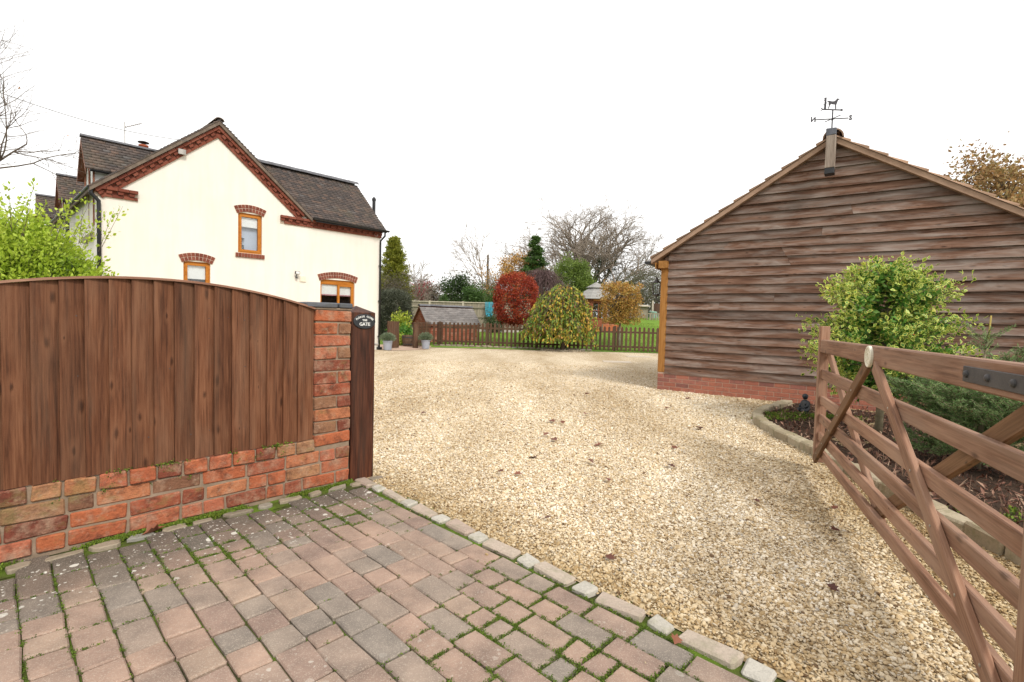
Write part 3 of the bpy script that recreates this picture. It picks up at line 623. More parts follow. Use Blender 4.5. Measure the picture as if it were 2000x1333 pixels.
# the odd stray stone on the paving
stray = np.array([[-0.22, 1.98, 2], [-0.1, 2.5, 2], [-0.6, 3.05, 2], [-0.3, 2.7, 2], [0.18, 2.3, 2], [0.5, 1.72, 2], [-0.75, 3.25, 2], [0.05, 2.42, 2], [-1.35, 2.75, 2]]); gp_ = np.concatenate([gp_, stray]); n = len(gp_)
sz = np.clip(RNG.lognormal(math.log(0.0050), 0.38, n), 0.0027, 0.013) * np.where(gp_[:, 2] > 6, 1.35, np.where(gp_[:, 2] > 4, 1.12, 1.0))
z = RNG.uniform(-0.0075, 0.001, n); z[-len(stray):] = 0.004
me = bpy.data.meshes.new('gravel'); me.vertices.add(n); me.vertices.foreach_set('co', np.stack([gp_[:, 0], gp_[:, 1], z], 1).astype(np.float32).ravel())
scl = np.stack([sz * RNG.uniform(0.9, 1.5, n), sz * RNG.uniform(0.75, 1.1, n), sz * RNG.uniform(0.4, 0.7, n)], 1)
rt = np.stack([RNG.normal(0, 0.45, n), RNG.normal(0, 0.45, n), RNG.uniform(0, 6.28, n)], 1)
for nm, arr in (('scl', scl), ('rot', rt)):
    a = me.attributes.new(nm, 'FLOAT_VECTOR', 'POINT'); a.data.foreach_set('vector', arr.astype(np.float32).ravel())
me.update(); gravel = tag(put(bpy.data.objects.new('gravel', me)), 'loose pale golden gravel covering the driveway', 'gravel', kind='stuff')
ng = bpy.data.node_groups.new('gravel', 'GeometryNodeTree')
ng.interface.new_socket('Geometry', in_out='INPUT', socket_type='NodeSocketGeometry'); ng.interface.new_socket('Geometry', in_out='OUTPUT', socket_type='NodeSocketGeometry')
N = lambda ty: ng.nodes.new(ty)
gi, go = N('NodeGroupInput'), N('NodeGroupOutput'); iop = N('GeometryNodeInstanceOnPoints'); ico = N('GeometryNodeMeshIcoSphere'); ico.inputs['Radius'].default_value = 1.0; ico.inputs['Subdivisions'].default_value = 2
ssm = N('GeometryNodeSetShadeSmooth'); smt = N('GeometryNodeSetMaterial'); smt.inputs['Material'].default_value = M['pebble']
na, nb = N('GeometryNodeInputNamedAttribute'), N('GeometryNodeInputNamedAttribute'); e2r = N('FunctionNodeEulerToRotation')
for nd_, nm in ((na, 'scl'), (nb, 'rot')): nd_.data_type = 'FLOAT_VECTOR'; nd_.inputs['Name'].default_value = nm
lk = ng.links.new
lk(gi.outputs[0], iop.inputs['Points']); lk(ico.outputs['Mesh'], ssm.inputs[0]); lk(ssm.outputs[0], smt.inputs['Geometry']); lk(smt.outputs[0], iop.inputs['Instance'])
lk(na.outputs['Attribute'], iop.inputs['Scale']); lk(nb.outputs['Attribute'], e2r.inputs[0]); lk(e2r.outputs[0], iop.inputs['Rotation']); lk(iop.outputs[0], go.inputs[0])
md = gravel.modifiers.new('scatter', 'NODES'); md.node_group = ng

# ------------------------------------------------------------------ low brick wall with pier
def cached(cache, key, make):
    if key not in cache: cache[key] = make()
    return cache[key]
BRK = {}
def brick_me(l, h, d_, mat, var, ch=0.006, jit=0.0022):
    key = (round(l, 3), round(h, 3), round(d_, 3), mat.name, var)
    return cached(BRK, key, lambda: MB().cbox((-l / 2, -d_ / 2, -h / 2), (l / 2, d_ / 2, h / 2), ch, jit).mesh('brick', mat))
def brick(parent, x, z, l, h, mat, y=0.0, depth=0.10, var=None, rot=None, jit=0.0022, ch=0.006):
    me = brick_me(l, h, depth, mat, random.randrange(5) if var is None else var, ch, jit)
    return put(bpy.data.objects.new('brick', me), parent, (x, y, z), rot)
wall = empty('brick_wall', W1, WA); tag(wall, 'low weathered red brick wall with square pier under the arched timber fence panel', 'wall')
CR = 0.0855
MB().box((-2.75, 0.009, -0.1), (-0.262, 0.215, 0.342)).obj('mortar', M['mortar'], wall)
for r_ in range(4):
    zc = 0.352 - CR * (r_ + 0.5) - 0.002; x = -0.266 if r_ == 0 else 0.0; k = 0
    while x > -2.75:
        ln = (0.121 if r_ == 0 else random.choice([0.232, 0.232, 0.232, 0.108])) + random.uniform(-0.006, 0.006)
        if r_ > 0 and k == 0: ln = 0.105 if r_ % 2 else 0.21
        hh = 0.0765 + random.uniform(-0.0025, 0.0025)
        brick(wall, x - ln / 2 - 0.005, zc, ln - 0.004, hh, M['oldbrick'], y=0.05 + random.uniform(-0.006, 0.004), depth=0.10 if r_ else 0.12, rot=(R(random.gauss(0, .6)), R(random.gauss(0, .9)), R(random.gauss(0, .8))), jit=0.002, ch=0.006)
        x -= ln + random.uniform(0.006, 0.010); k += 1
pier = MB().box((-0.262, 0.010, -0.1), (-0.006, 0.32, 1.236)).obj('pier', M['mortar'], wall)
for r_ in range(11):
    zc = 1.232 - CR * (r_ + 0.5); hh = 0.0765 + random.uniform(-0.002, 0.002)
    parts = [(-0.268, -0.002)] if r_ % 2 == 0 else [(-0.268, -0.112 + random.uniform(-.008, .008)), (-0.100, -0.002)]
    if r_ % 2 == 1: parts[1] = (parts[0][1] + 0.011, -0.002)
    for a, b in parts:
        if b - a > 0.2: b += random.uniform(-0.004, 0.003)
        brick(pier, (a + b) / 2, zc, b - a, hh, M['oldbrick'], y=0.055 + random.uniform(-0.005, 0.004), depth=0.11, rot=(R(random.gauss(0, .5)), R(random.gauss(0, .7)), R(random.gauss(0, .6))), jit=0.002, ch=0.006)
    for yy in (0.165, 0.27): brick(pier, -0.05, zc, 0.10, hh, M['oldbrick'], y=yy, depth=0.10); brick(pier, -0.218, zc, 0.10, hh, M['oldbrick'], y=yy, depth=0.10)
MB().box((-0.30, 0.0, 1.237), (0.0, 0.325, 1.247)).obj('mortar_bed', M['mortar'], pier)
for a, b in ((-0.335, -0.112), (-0.098, 0.004)):
    MB().cbox((a, -0.012, 1.247), (b, 0.33, 1.283), 0.007, 0.001).obj('coping', M['bluebrick'], wall)
# moss on the ledge of the wall
mm_ = []
for _ in range(420):
    a = random.uniform(-1.6, -0.27)
    if math.sin(a * 9) + math.sin(a * 23 + 1) + random.gauss(0, .5) > 0.3:
        p = np.array([W1.x, W1.y]) + wd * a + wn * random.uniform(-0.03, 0.012); mm_.append((*p, 0.35 - abs(random.gauss(0, 0.012)) * (random.random() < .4) * 4))
mm_ = np.repeat(np.array(mm_), 8, 0); mm_ += RNG.normal(0, 0.006, mm_.shape)
tag(leaf_obj('wall_moss', mm_, 0.009, M['moss'], D=(0, 0, 0.8), aspect=0.8), 'green moss clinging to the top course of the low brick wall', 'moss', kind='stuff')

# ------------------------------------------------------------------ arched close-board fence panel
fp = empty('arched_fence', W1, WA); tag(fp, 'brown arched close-board timber fence panel standing on the low brick wall', 'fence')
arc = lambda s: 1.362 - 0.166 * (s + 1.16) ** 2
GR = Matrix(((0, 1, 0), (0, 0, 1), (1, 0, 0)))      # local x -> up, local y -> along the fence, local z -> back
s1 = -0.285; zb = 0.350; k = 0
while s1 > -2.05:
    wdt = 0.098 + random.uniform(-0.004, 0.005); s0 = s1 - wdt
    t0, t1 = arc(s0) - zb, arc(s1) - zb; nseg = 10; V = []; F = []
    for i in range(nseg + 1):
        f_ = i / nseg; wob = random.gauss(0, 0.0007)
        for (yy, zz) in ((0, -0.024 + wob), (wdt + 0.012, -0.003 + wob), (wdt + 0.012, 0.004), (0, 0.004)):
            V.append((f_ * (t0 + (t1 - t0) * yy / wdt), yy, zz))
    for i in range(nseg):
        for j in range(4): j2 = (j + 1) % 4; F.append((4 * i + j, 4 * i + j2, 4 * i + 4 + j2, 4 * i + 4 + j))
    F += [(0, 1, 2, 3), tuple(4 * nseg + j for j in range(4))]
    m4 = GR.to_4x4(); m4.translation = (s0, 0.020 - (0.0012 if k % 2 else 0) + random.gauss(0, 0.001), zb)
    MB().add(V, F).obj('board', M['fencewood'], fp, mtx=m4); s1 = s0; k += 1
capm = MB(); V = []; F = []; ns = 40
for i in range(ns + 1):
    s = -0.275 - 1.80 * i / ns; zt = arc(s)
    V += [(s, -0.012, zt + 0.001), (s, 0.048, zt + 0.001), (s, 0.048, zt + 0.015), (s, -0.012, zt + 0.013)]
for i in range(ns):
    for j in range(4): j2 = (j + 1) % 4; F.append((4 * i + j, 4 * i + j2, 4 * i + 4 + j2, 4 * i + 4 + j))
F += [(0, 1, 2, 3), tuple(4 * ns + j for j in range(4))]
MB().add(V, F).obj('capping_rail', M['capwood'], fp)
nl = MB()
for zz in (0.50, 0.87, 1.16):
    for kk in range(18):
        sx_ = -0.285 - 0.0985 * (kk + .35 + random.uniform(-.1, .1))
        if zz < arc(sx_) - .03: nl.lathe([(.0035, 0), (.003, .0015), (.0005, .002)], 6, (sx_, zz + random.uniform(-.012, .012), 0))
nl.v = [(x, .012 - z, y) for x, y, z in nl.v]
tag(nl.obj('nails', M['iron'], fp), kind='stuff')
for zz in (0.48, 0.85, 1.14): MB().box((-2.05, 0.03, zz), (-0.29, 0.065, zz + 0.045)).obj('rail', M['fencewood'], fp)

# ------------------------------------------------------------------ gate post with the oval plaque
gp = empty('gate_post', W1, WA); tag(gp, 'dark stained square timber gate post with an oval plaque beside the brick pier', 'post')
hw = 0.096; MB().add(
    [(-hw, -hw, -0.2), (hw, -hw, -0.2), (hw, hw, -0.2), (-hw, hw, -0.2), (-hw, -hw, 1.232), (hw, -hw, 1.228), (hw, hw, 1.232), (-hw, hw, 1.236), (0.0, 0.0, 1.285)],
    [(0, 3, 2, 1), (0, 1, 5, 4), (1, 2, 6, 5), (2, 3, 7, 6), (3, 0, 4, 7), (4, 5, 8), (5, 6, 8), (6, 7, 8), (7, 4, 8)])
pm = MB(); c_ = 0.008; zs = [-0.2, 0.2, 0.5, 0.8, 1.05, 1.222]; ring = []
for z_ in zs:
    for (x, y) in ((-hw + c_, -hw), (hw - c_, -hw), (hw, -hw + c_), (hw, hw - c_), (hw - c_, hw), (-hw + c_, hw), (-hw, hw - c_), (-hw, -hw + c_)):
        ring.append((x + random.gauss(0, .0009), y + random.gauss(0, .0009), z_))
F = [(8 * i + j, 8 * i + (j + 1) % 8, 8 * i + 8 + (j + 1) % 8, 8 * i + 8 + j) for i in range(len(zs) - 1) for j in range(8)]
nb_ = len(ring); ring.append((-0.005, 0.01, 1.272)); F += [(8 * (len(zs) - 1) + j, 8 * (len(zs) - 1) + (j + 1) % 8, nb_) for j in range(8)] + [tuple(range(8))]
up4 = Matrix(((0, 0, 1, 0), (0, 1, 0, 0), (-1, 0, 0, 0), (0, 0, 0, 1)))   # turn so that local x is vertical for the grain
pm.add([(-z_, y, x) for x, y, z_ in ring], F)      # local x = -height
pm.obj('post', M['postwood'], gp, mtx=Matrix.Translation((0.101, 0.098, 0)) @ Matrix(((0, 0, 1, 0), (0, 1, 0, 0), (-1, 0, 0, 0), (0, 0, 0, 1))))
pq = MB(); nn = 40
for i, (k1, yy) in enumerate(((1.0, 0.0), (1.0, -0.007), (0.96, -0.009), (0.92, -0.009), (0.90, -0.0055))):
    pq.add([(0.089 * k1 * math.cos(2 * PI * j / nn), yy, 0.054 * k1 * math.sin(2 * PI * j / nn)) for j in range(nn)], [])
pq.f = [(nn * i + j, nn * i + (j + 1) % nn, nn * i + nn + (j + 1) % nn, nn * i + nn + j) for i in range(4) for j in range(nn)] + [tuple(range(4 * nn, 5 * nn))]
plaque = pq.obj('plaque', M['plaque'], gp, loc=(0.101, 0.001, 1.158)); plaque['label'] = 'black oval plaque reading PLEASE CLOSE THE GATE'
def text_verts(txt, size, ext=0.0015, bold=0.0):
    cu_ = bpy.data.curves.new('t', 'FONT'); cu_.body = txt; cu_.size = size; cu_.extrude = ext; cu_.align_x = 'CENTER'; cu_.align_y = 'CENTER'; cu_.resolution_u = 2; cu_.offset = bold
    o = bpy.data.objects.new('t', cu_); COL.objects.link(o); bpy.context.view_layer.update()
    me = bpy.data.meshes.new_from_object(o.evaluated_get(bpy.context.evaluated_depsgraph_get()))
    V = np.array([v.co[:] for v in me.vertices]); F = [tuple(p.vertices) for p in me.polygons]
    bpy.data.objects.remove(o); bpy.data.meshes.remove(me); return V, F
lt = MB()
for txt, size, zc in (('THE', 0.019, 0.008), ('GATE', 0.032, -0.021)):
    V, F = text_verts(txt, size, 0.0015, 0.0006); V[:, 0] *= 1.1; lt.add(np.stack([V[:, 0], -0.0075 - V[:, 2], V[:, 1] + zc], 1), F)
s = 'PLEASE CLOSE'
for i, chh in enumerate(s):
    if chh == ' ': continue
    a = R(154 - 128 * i / (len(s) - 1)); ex, ez = 0.072 * math.cos(a), 0.0385 * math.sin(a); V, F = text_verts(chh, 0.0185, 0.0015, 0.0006)
    tang = math.atan2(0.0385 * math.cos(a), -0.072 * math.sin(a)) + PI; ca, sa = math.cos(tang), math.sin(tang)
    lt.add(np.stack([ex + V[:, 0] * ca - V[:, 1] * sa, -0.0075 - V[:, 2], ez + V[:, 0] * sa + V[:, 1] * ca - 0.003], 1), F)
lt.obj('lettering', M['white'], plaque)
MB().tube([(0.197, 0.05, 0.985), (0.25, 0.05, 0.985)], 0.008, 8).box((0.195, 0.03, 0.95), (0.201, 0.07, 1.06)).obj('latch', M['steel'], gp)

# ------------------------------------------------------------------ five-bar field gate, swung open
gt = empty('field_gate', G0, GA); tag(gt, 'open five-bar brown timber field gate with diamond bracing and a round cream badge', 'gate')
def plank(parent, name, p0, p1, width, thick, mat, side=(0, 1, 0), ch=0.004, ext=0.0):
    """timber from p0 to p1 (its centre line); local x along it, thickness along side"""
    p0, p1 = Vector(p0), Vector(p1); x = (p1 - p0).normalized(); z = Vector(side); z = (z - x * z.dot(x)).normalized(); y = z.cross(x); ln = (p1 - p0).length
    m4 = Matrix(((x.x, y.x, z.x, p0.x), (x.y, y.y, z.y, p0.y), (x.z, y.z, z.z, p0.z), (0, 0, 0, 1)))
    return MB().cbox((-ext, -width / 2, -thick / 2), (ln + ext, width / 2, thick / 2), ch).obj(name, mat, parent, mtx=m4)
plank(gt, 'stile', (0.10, 0, 0.075), (0.10, 0, 1.212), 0.075, 0.070, M['gatewood'])
plank(gt, 'hinge_stile', (3.215, 0, 0.05), (3.215, 0, 1.30), 0.095, 0.072, M['gatewood'])
plank(gt, 'top_rail', (0.06, 0, 1.048), (3.13, 0, 1.058), 0.105, 0.062, M['gatewood'], ch=0.006)
for zc, hh in ((0.815, 0.08), (0.600, 0.072), (0.449, 0.07), (0.299, 0.07), (0.177, 0.068)):
    plank(gt, 'rail', (0.13, 0, zc), (3.13, 0, zc), hh, 0.030, M['gatewood'])
plank(gt, 'brace', (1.56, -0.029, 1.0), (0.14, -0.029, 0.10), 0.072, 0.026, M['bracewood'])
plank(gt, 'brace', (1.70, -0.029, 1.0), (3.10, -0.029, 0.12), 0.072, 0.026, M['gatewood'])
plank(gt, 'brace', (0.16, 0.029, 1.0), (1.75, 0.029, 0.15), 0.072, 0.026, M['gatewood'])
plank(gt, 'brace', (3.10, 0.029, 1.0), (1.55, 0.029, 0.12), 0.072, 0.026, M['bracewood'])
bd = MB().lathe([(0.0605, 0), (0.0605, 0.012), (0.057, 0.015), (0.050, 0.015), (0.048, 0.011), (0.001, 0.011)], 28).obj('badge', M['cream'], gt, loc=(1.60, -0.031, 1.045), rot=(R(90), 0, 0))
bd['label'] = 'round cream embossed badge on the top rail'
mk = MB()
for an in range(0, 360, 24): mk.box((0.038 * math.cos(R(an)) - .004, 0.038 * math.sin(R(an)) - .003, 0.0105), (0.038 * math.cos(R(an)) + .004, 0.038 * math.sin(R(an)) + .003, 0.0135))
mk.tube([(0.018 * math.cos(R(a)), 0.02 * math.sin(R(a)), 0.011) for a in range(-50, 231, 20)], 0.004, 5)
mk.obj('embossing', M['cream'], bd)
st_ = MB().cbox((2.755, -0.0375, 1.028), (3.15, -0.0325, 1.082), 0.002).obj('hinge_strap', M['iron'], gt); st_['label'] = 'black iron hinge strap bolted to the top rail'
for t_ in (2.785, 2.93, 3.08): MB().lathe([(0.013, 0), (0.012, 0.005), (0.007, 0.009), (0.001, 0.010)], 12).obj('bolt', M['iron'], st_, loc=(t_, -0.0375, 1.055), rot=(R(90), 0, 0))
def on_brace(z, a, b): f_ = (1.0 - z) / (1.0 - b[1]); return a + (b[0] - a) * f_
for z_ in (0.815, 0.600, 0.449, 0.299, 0.177):
    for a, b in ((1.56, (0.14, 0.10)), (1.70, (3.10, 0.12))):
        MB().lathe([(0.006, 0), (0.006, 0.002), (0.001, 0.004)], 8).obj('screw', M['steel'], gt, loc=(on_brace(z_, a, b), -0.0415, z_), rot=(R(90), 0, 0))
plank(gt, 'latch', (0.02, 0, 1.03), (0.07, 0, 1.03), 0.03, 0.02, M['iron'])
# ------------------------------------------------------------------ cottage (local x along the gable wall, y back, z up)
hs_ = empty('cottage', HCN, HA); tag(hs_, 'cream rendered cottage with red brick dentil courses and dark tiled roofs', 'house')
SKEW = -0.025
def tiled(name, rows, up, parent, mat, tw=0.165, seed=1, th=0.036):
    """rows: list of (A,B) ends of the lower edges of the courses; up: vector along the slope for one tile length"""
    rng = np.random.default_rng(seed); V = []; F = []; rn = []; up = np.array(up, float)
    for i, (A, B) in enumerate(rows):
        A = np.array(A, float); B = np.array(B, float); L_ = np.linalg.norm(B - A)
        if L_ < 0.05: continue
        u = (B - A) / L_; nrm = unit(np.cross(u, up)); nrm = nrm if nrm[2] > 0 else -nrm
        x = -tw * (0.5 if i % 2 else 0.0)
        while x < L_:
            a, b = max(0, x + 0.002), min(L_, x + tw - 0.002); x += tw
            if b - a < 0.02: continue
            h = th + abs(rng.normal(0, 0.004)); lo = rng.normal(0, 0.003); tone = rng.random()
            p, q = A + u * a + up * lo, A + u * b + up * lo; n0 = len(V)
            V += [p + nrm * h, q + nrm * (h + rng.normal(0, 0.0015)), q + up, p + up, p, q, p + up * .98 - nrm * .002, q + up * .98 - nrm * .002]
            F += [(n0, n0 + 1, n0 + 2, n0 + 3), (n0 + 4, n0 + 5, n0 + 1, n0), (n0 + 4, n0, n0 + 3, n0 + 6), (n0 + 5, n0 + 7, n0 + 2, n0 + 1)]; rn += [tone] * 8
    return tag(put(bpy.data.objects.new(name, fast_mesh(name, V, F, mat, rn)), parent), kind='stuff')
AP = (-5.19, 6.42); EL = -7.93; ER = -2.45; TA = (AP[1] - 4.10) / (AP[0] - EL); RA = math.atan(TA)
roofz = lambda s: AP[1] - TA * abs(s - AP[0])
WINS = [(-4.66, -4.00, 2.94, 4.10), (-6.02, -5.37, 1.35, 2.56), (-2.185, -0.975, 1.20, 2.36)]
xs = sorted({-7.8, AP[0], ER + 0.06, 0.0} | {w_[0] for w_ in WINS} | {w_[1] for w_ in WINS})
top = lambda s, eps: (4.16 if s > ER + 0.06 + eps else roofz(s))
wm = MB()
for a, b in zip(xs[:-1], xs[1:]):
    ta, tb = top(a, -1e-6 if a < ER + .05 else 1e-6), top(b, 1e-6 if b > ER + .07 else -1)
    if a >= ER + 0.05: ta = tb = 4.16
    holes = sorted([(w_[2], w_[3]) for w_ in WINS if w_[0] <= a + 1e-6 and w_[1] >= b - 1e-6]); z0 = -0.05
    for h0, h1 in holes: wm.add([(a, 0, z0), (b, 0, z0), (b, 0, h0), (a, 0, h0)], [(0, 1, 2, 3)]); z0 = h1
    wm.add([(a, 0, z0), (b, 0, z0), (b, 0, tb), (a, 0, ta)], [(0, 1, 2, 3)])
for x0, x1, z0, z1 in WINS:
    wm.add([(x0, 0, z0), (x1, 0, z0), (x1, 0, z1), (x0, 0, z1), (x0, .14, z0), (x1, .14, z0), (x1, .14, z1), (x0, .14, z1)], [(0, 1, 5, 4), (1, 2, 6, 5), (2, 3, 7, 6), (3, 0, 4, 7)])
wm.add([(0, 0, -.05), (0, 4.0, -.05), (0, 4.0, 4.16), (0, 1.95, 6.0), (0, 0, 4.16)], [(0, 1, 2, 3, 4)])
wm.add([(-7.8, 0, -.05), (-7.8 + SKEW * 18, 18, -.05), (-7.8 + SKEW * 18, 18, 4.2), (-7.8, 0, 4.2)], [(0, 1, 2, 3)])
wm.obj('wall', M['render'], hs_)
def arch_bricks(parent, xc, half, zs_, rise, rings=2, bh=0.098):
    n_ = max(6, round(2 * half / 0.079)); rad = (half ** 2 + rise ** 2) / (2 * rise); zc = zs_ + rise - rad; a0 = math.asin(min(1, half / rad))
    back = MB(); pts = []
    for i in range(25): a = -a0 + 2 * a0 * i / 24; pts.append((math.sin(a), math.cos(a)))
    ro = rad + rings * (bh + 0.008); poly = [(xc + rad * s_, zc + rad * c_) for s_, c_ in pts] + [(xc + ro * s_, zc + ro * c_) for s_, c_ in pts][::-1]
    for i in range(24):
        (s1_, c1_), (s2_, c2_) = pts[i], pts[i + 1]
        q = [(xc + rad * s1_, zc + rad * c1_), (xc + rad * s2_, zc + rad * c2_), (xc + ro * s2_, zc + ro * c2_), (xc + ro * s1_, zc + ro * c1_)]
        back.add([(x, -0.018, z) for x, z in q], [(0, 1, 2, 3)])
        if i == 0: back.add([(q[0][0], -.018, q[0][1]), (q[3][0], -.018, q[3][1]), (q[3][0], .02, q[3][1]), (q[0][0], .02, q[0][1])], [(0, 1, 2, 3)])
        back.add([(q[0][0], -.018, q[0][1]), (q[1][0], -.018, q[1][1]), (q[1][0], .03, q[1][1]), (q[0][0], .03, q[0][1])], [(0, 1, 2, 3)])
        back.add([(q[3][0], -.018, q[3][1]), (q[2][0], -.018, q[2][1]), (q[2][0], .03, q[2][1]), (q[3][0], .03, q[3][1])], [(0, 1, 2, 3)])
    o = back.obj('brick_arch', M['hmortar'], parent)
    for r_ in range(rings):
        rc = rad + 0.004 + r_ * (bh + 0.008) + bh / 2
        for i in range(n_):
            a = -a0 + 2 * a0 * (i + 0.5) / n_; wdt = 2 * a0 * rc / n_ - 0.009
            brick(o, xc + rc * math.sin(a), zc + rc * math.cos(a), wdt, bh, M['housebrick'], y=-0.005, depth=0.035, rot=(0, a, 0), jit=0.001, ch=0.002)
    return o
def frame_rect(mb, x0, x1, z0, z1, t, y0, y1):
    mb.box((x0, y0, z0), (x0 + t, y1, z1)).box((x1 - t, y0, z0), (x1, y1, z1)).box((x0 + t, y0, z0), (x1 - t, y1, z0 + t)).box((x0 + t, y0, z1 - t), (x1 - t, y1, z1))
def house_window(x0, x1, z0, z1, lights, head=0.0, blind=0.35, dark=True):
    f_ = MB(); zt = z1 - head; frame_rect(f_, x0, x1, z0, zt, 0.05, 0.05, 0.12)
    if head: f_.box((x0, 0.055, zt), (x1, 0.115, z1))
    o = f_.obj('window', M['windowwood'], hs_); n_ = len(lights); xe = x0 + 0.05
    wtot = x1 - x0 - 0.10
    for frac, sash in lights:
        xa, xb = xe, xe + wtot * frac; xe = xb; t_ = 0.055 if sash else 0.012
        s_ = MB(); frame_rect(s_, xa, xb, z0 + .05, zt - .05, t_, 0.035 if sash else 0.06, 0.10); s_.obj('sash', M['windowwood'], o)
        MB().box((xa + t_, 0.082, z0 + .05 + t_), (xb - t_, 0.088, zt - .05 - t_)).obj('pane', M['glass'], o)
    MB().box((x0 + .03, 0.105, zt - 0.05 - blind), (x1 - .03, 0.112, zt)).obj('blind', M['blind'], o)
    if blind < 0.34: MB().box((x0 + .03, 0.102, zt - 0.09 - blind), (x1 - .03, 0.110, zt - 0.05 - blind)).obj('blind_trim', M['pinktrim'], o)
    r_ = MB(); xa, xb, ya, yb, za, zb_ = x0 - .3, x1 + .3, 0.15, 1.3, z0 - .2, z1 + .2
    r_.add([(xa, ya, za), (xb, ya, za), (xb, yb, za), (xa, yb, za), (xa, ya, zb_), (xb, ya, zb_), (xb, yb, zb_), (xa, yb, zb_)], [(2, 3, 7, 6), (1, 2, 6, 5), (3, 0, 4, 7), (0, 1, 2, 3), (4, 5, 6, 7)])
    r_.obj('room', M['room'] if dark else M['sky_reflection'], o); return o  # upper window's room walls take the painted blue of reflected sky
w1_ = house_window(*WINS[0], [(1.0, True)], blind=0.34, dark=False)
MB().box((-4.62, 0.22, 2.94), (-4.04, 0.23, 3.9)).obj('sky_reflection_panel', M['sky_reflection'], w1_)  # added panel, painted as the sky reflected in the pane
MB().lathe([(0.03, 0), (0.055, 0.05), (0.045, 0.12), (0.05, 0.16)], 12).tube([(0, 0, .14), (-.02, 0, .3), (.0, 0, .38)], .012, 6).lathe([(0.01, .3), (0.05, .33), (0.06, .36), (0.01, .37)], 10).obj('vase', M['black'], w1_, loc=(-4.50, 0.16, 3.02))
w2_ = house_window(*WINS[1], [(1.0, True)], blind=0.42)
w3_ = house_window(*WINS[2], [(0.52, False), (0.48, True)], head=0.10, blind=0.33)
arch_bricks(hs_, -4.33, 0.365, 4.06, 0.075); arch_bricks(hs_, -5.695, 0.365, 2.515, 0.075); arch_bricks(hs_, -1.58, 0.645, 2.30, 0.115)
sl = MB().box((-4.735, -0.035, 2.815), (-3.935, 0.04, 2.925)).obj('brick_sill', M['hmortar'], hs_)
for i in range(10): brick(sl, -4.735 + 0.08 * (i + .5), 2.870, 0.071, 0.118, M['housebrick'], y=-0.02, depth=0.055, jit=0.001, ch=0.002)
# dentil courses (three courses each, the middle one of alternating headers)
def dentil(name, ox, oz, ang, length, parent, sgn=1):
    """band starting at (ox,oz) running along ang (radians in the x-z plane); courses stack downwards, square to it"""
    c_, s_ = math.cos(ang), math.sin(ang); dn = (s_, -c_) if math.cos(ang) > 0 else (-s_, c_)
    pos = lambda t_, d_: (ox + c_ * t_ + dn[0] * d_, oz + s_ * t_ + dn[1] * d_)
    mb = MB(); q = [pos(0, 0.0), pos(length, 0.0), pos(length, 0.245), pos(0, 0.245)]; mb.prism(q, -0.018, 0.02)
    o = mb.obj(name, M['hmortar'], parent); ry = -ang if math.cos(ang) > 0 else PI - ang
    for cI, (pitch, bl, y0) in enumerate(((0.228, 0.220, -0.105), (0.228, 0.112, -0.075), (0.228, 0.220, -0.035))):
        t_ = pitch * (0.5 if cI == 2 else 0.0)
        while t_ < length - 0.05:
            l_ = min(bl, length - t_); x, z = pos(t_ + l_ / 2, 0.041 + cI * 0.081)
            brick(o, x, z, l_, 0.074, M['housebrick'], y=y0 / 2, depth=-y0 + 0.02, rot=(0, ry, 0), jit=0.001, ch=0.002)
            if cI == 1:
                x, z = pos(t_ + 0.114 + 0.057, 0.041 + 0.081)
                if t_ + 0.228 < length: brick(o, x, z, 0.104, 0.074, M['housebrick'], y=-0.012, depth=0.035, rot=(0, ry, 0), jit=0.001, ch=0.002)
            t_ += pitch
    return o
ln_ = (AP[0] - (EL + 0.05)) / math.cos(RA)
dentil('dentil_course', AP[0], AP[1] - 0.045, PI + RA, ln_, hs_)
dentil('dentil_course', AP[0], AP[1] - 0.045, -RA, (ER - AP[0]) / math.cos(RA) - 0.36, hs_)
dentil('dentil_course', -3.48, 4.205, 0.0, 3.50, hs_)
dentil('dentil_course', -7.88, 4.20, 0.0, 0.86, hs_)
# main roof: slabs, verge and tiles along the verge
rf = MB(); Bk = 18
for sg, e in ((-1, EL - 0.05), (1, ER - 0.08)):
    ze = roofz(e); sk = SKEW * Bk
    rf.add([(AP[0], -.17, AP[1] - .035), (e, -.17, ze - .035), (e + sk, Bk, ze), (AP[0] + sk, Bk, AP[1]), (AP[0], -.17, AP[1] + .07), (e, -.17, ze + .07), (e + sk, Bk, ze + .07), (AP[0] + sk, Bk, AP[1] + .07)],
           [(0, 1, 2, 3), (4, 5, 6, 7), (0, 1, 5, 4), (1, 2, 6, 5), (2, 3, 7, 6), (3, 0, 4, 7)])
roof = rf.obj('roof', M['vergemortar'], hs_)
for sg, e in ((-1, EL - 0.05), (1, ER - 0.08)):
    rows = []; L_ = abs(e - AP[0]) / math.cos(RA); k = 0
    while k * 0.1 < L_ - 0.05:
        s_ = e - sg * k * 0.1 * math.cos(RA); zz = roofz(e) + 0.072 + k * 0.1 * math.sin(RA); rows.append(((s_, -0.185, zz), (s_ + SKEW * 1.2, 1.2, zz))); k += 1
    tiled('roof_tiles', rows, (-sg * 0.125 * math.cos(RA), 0, 0.125 * math.sin(RA)), roof, M['rooftile'], seed=3 + sg)
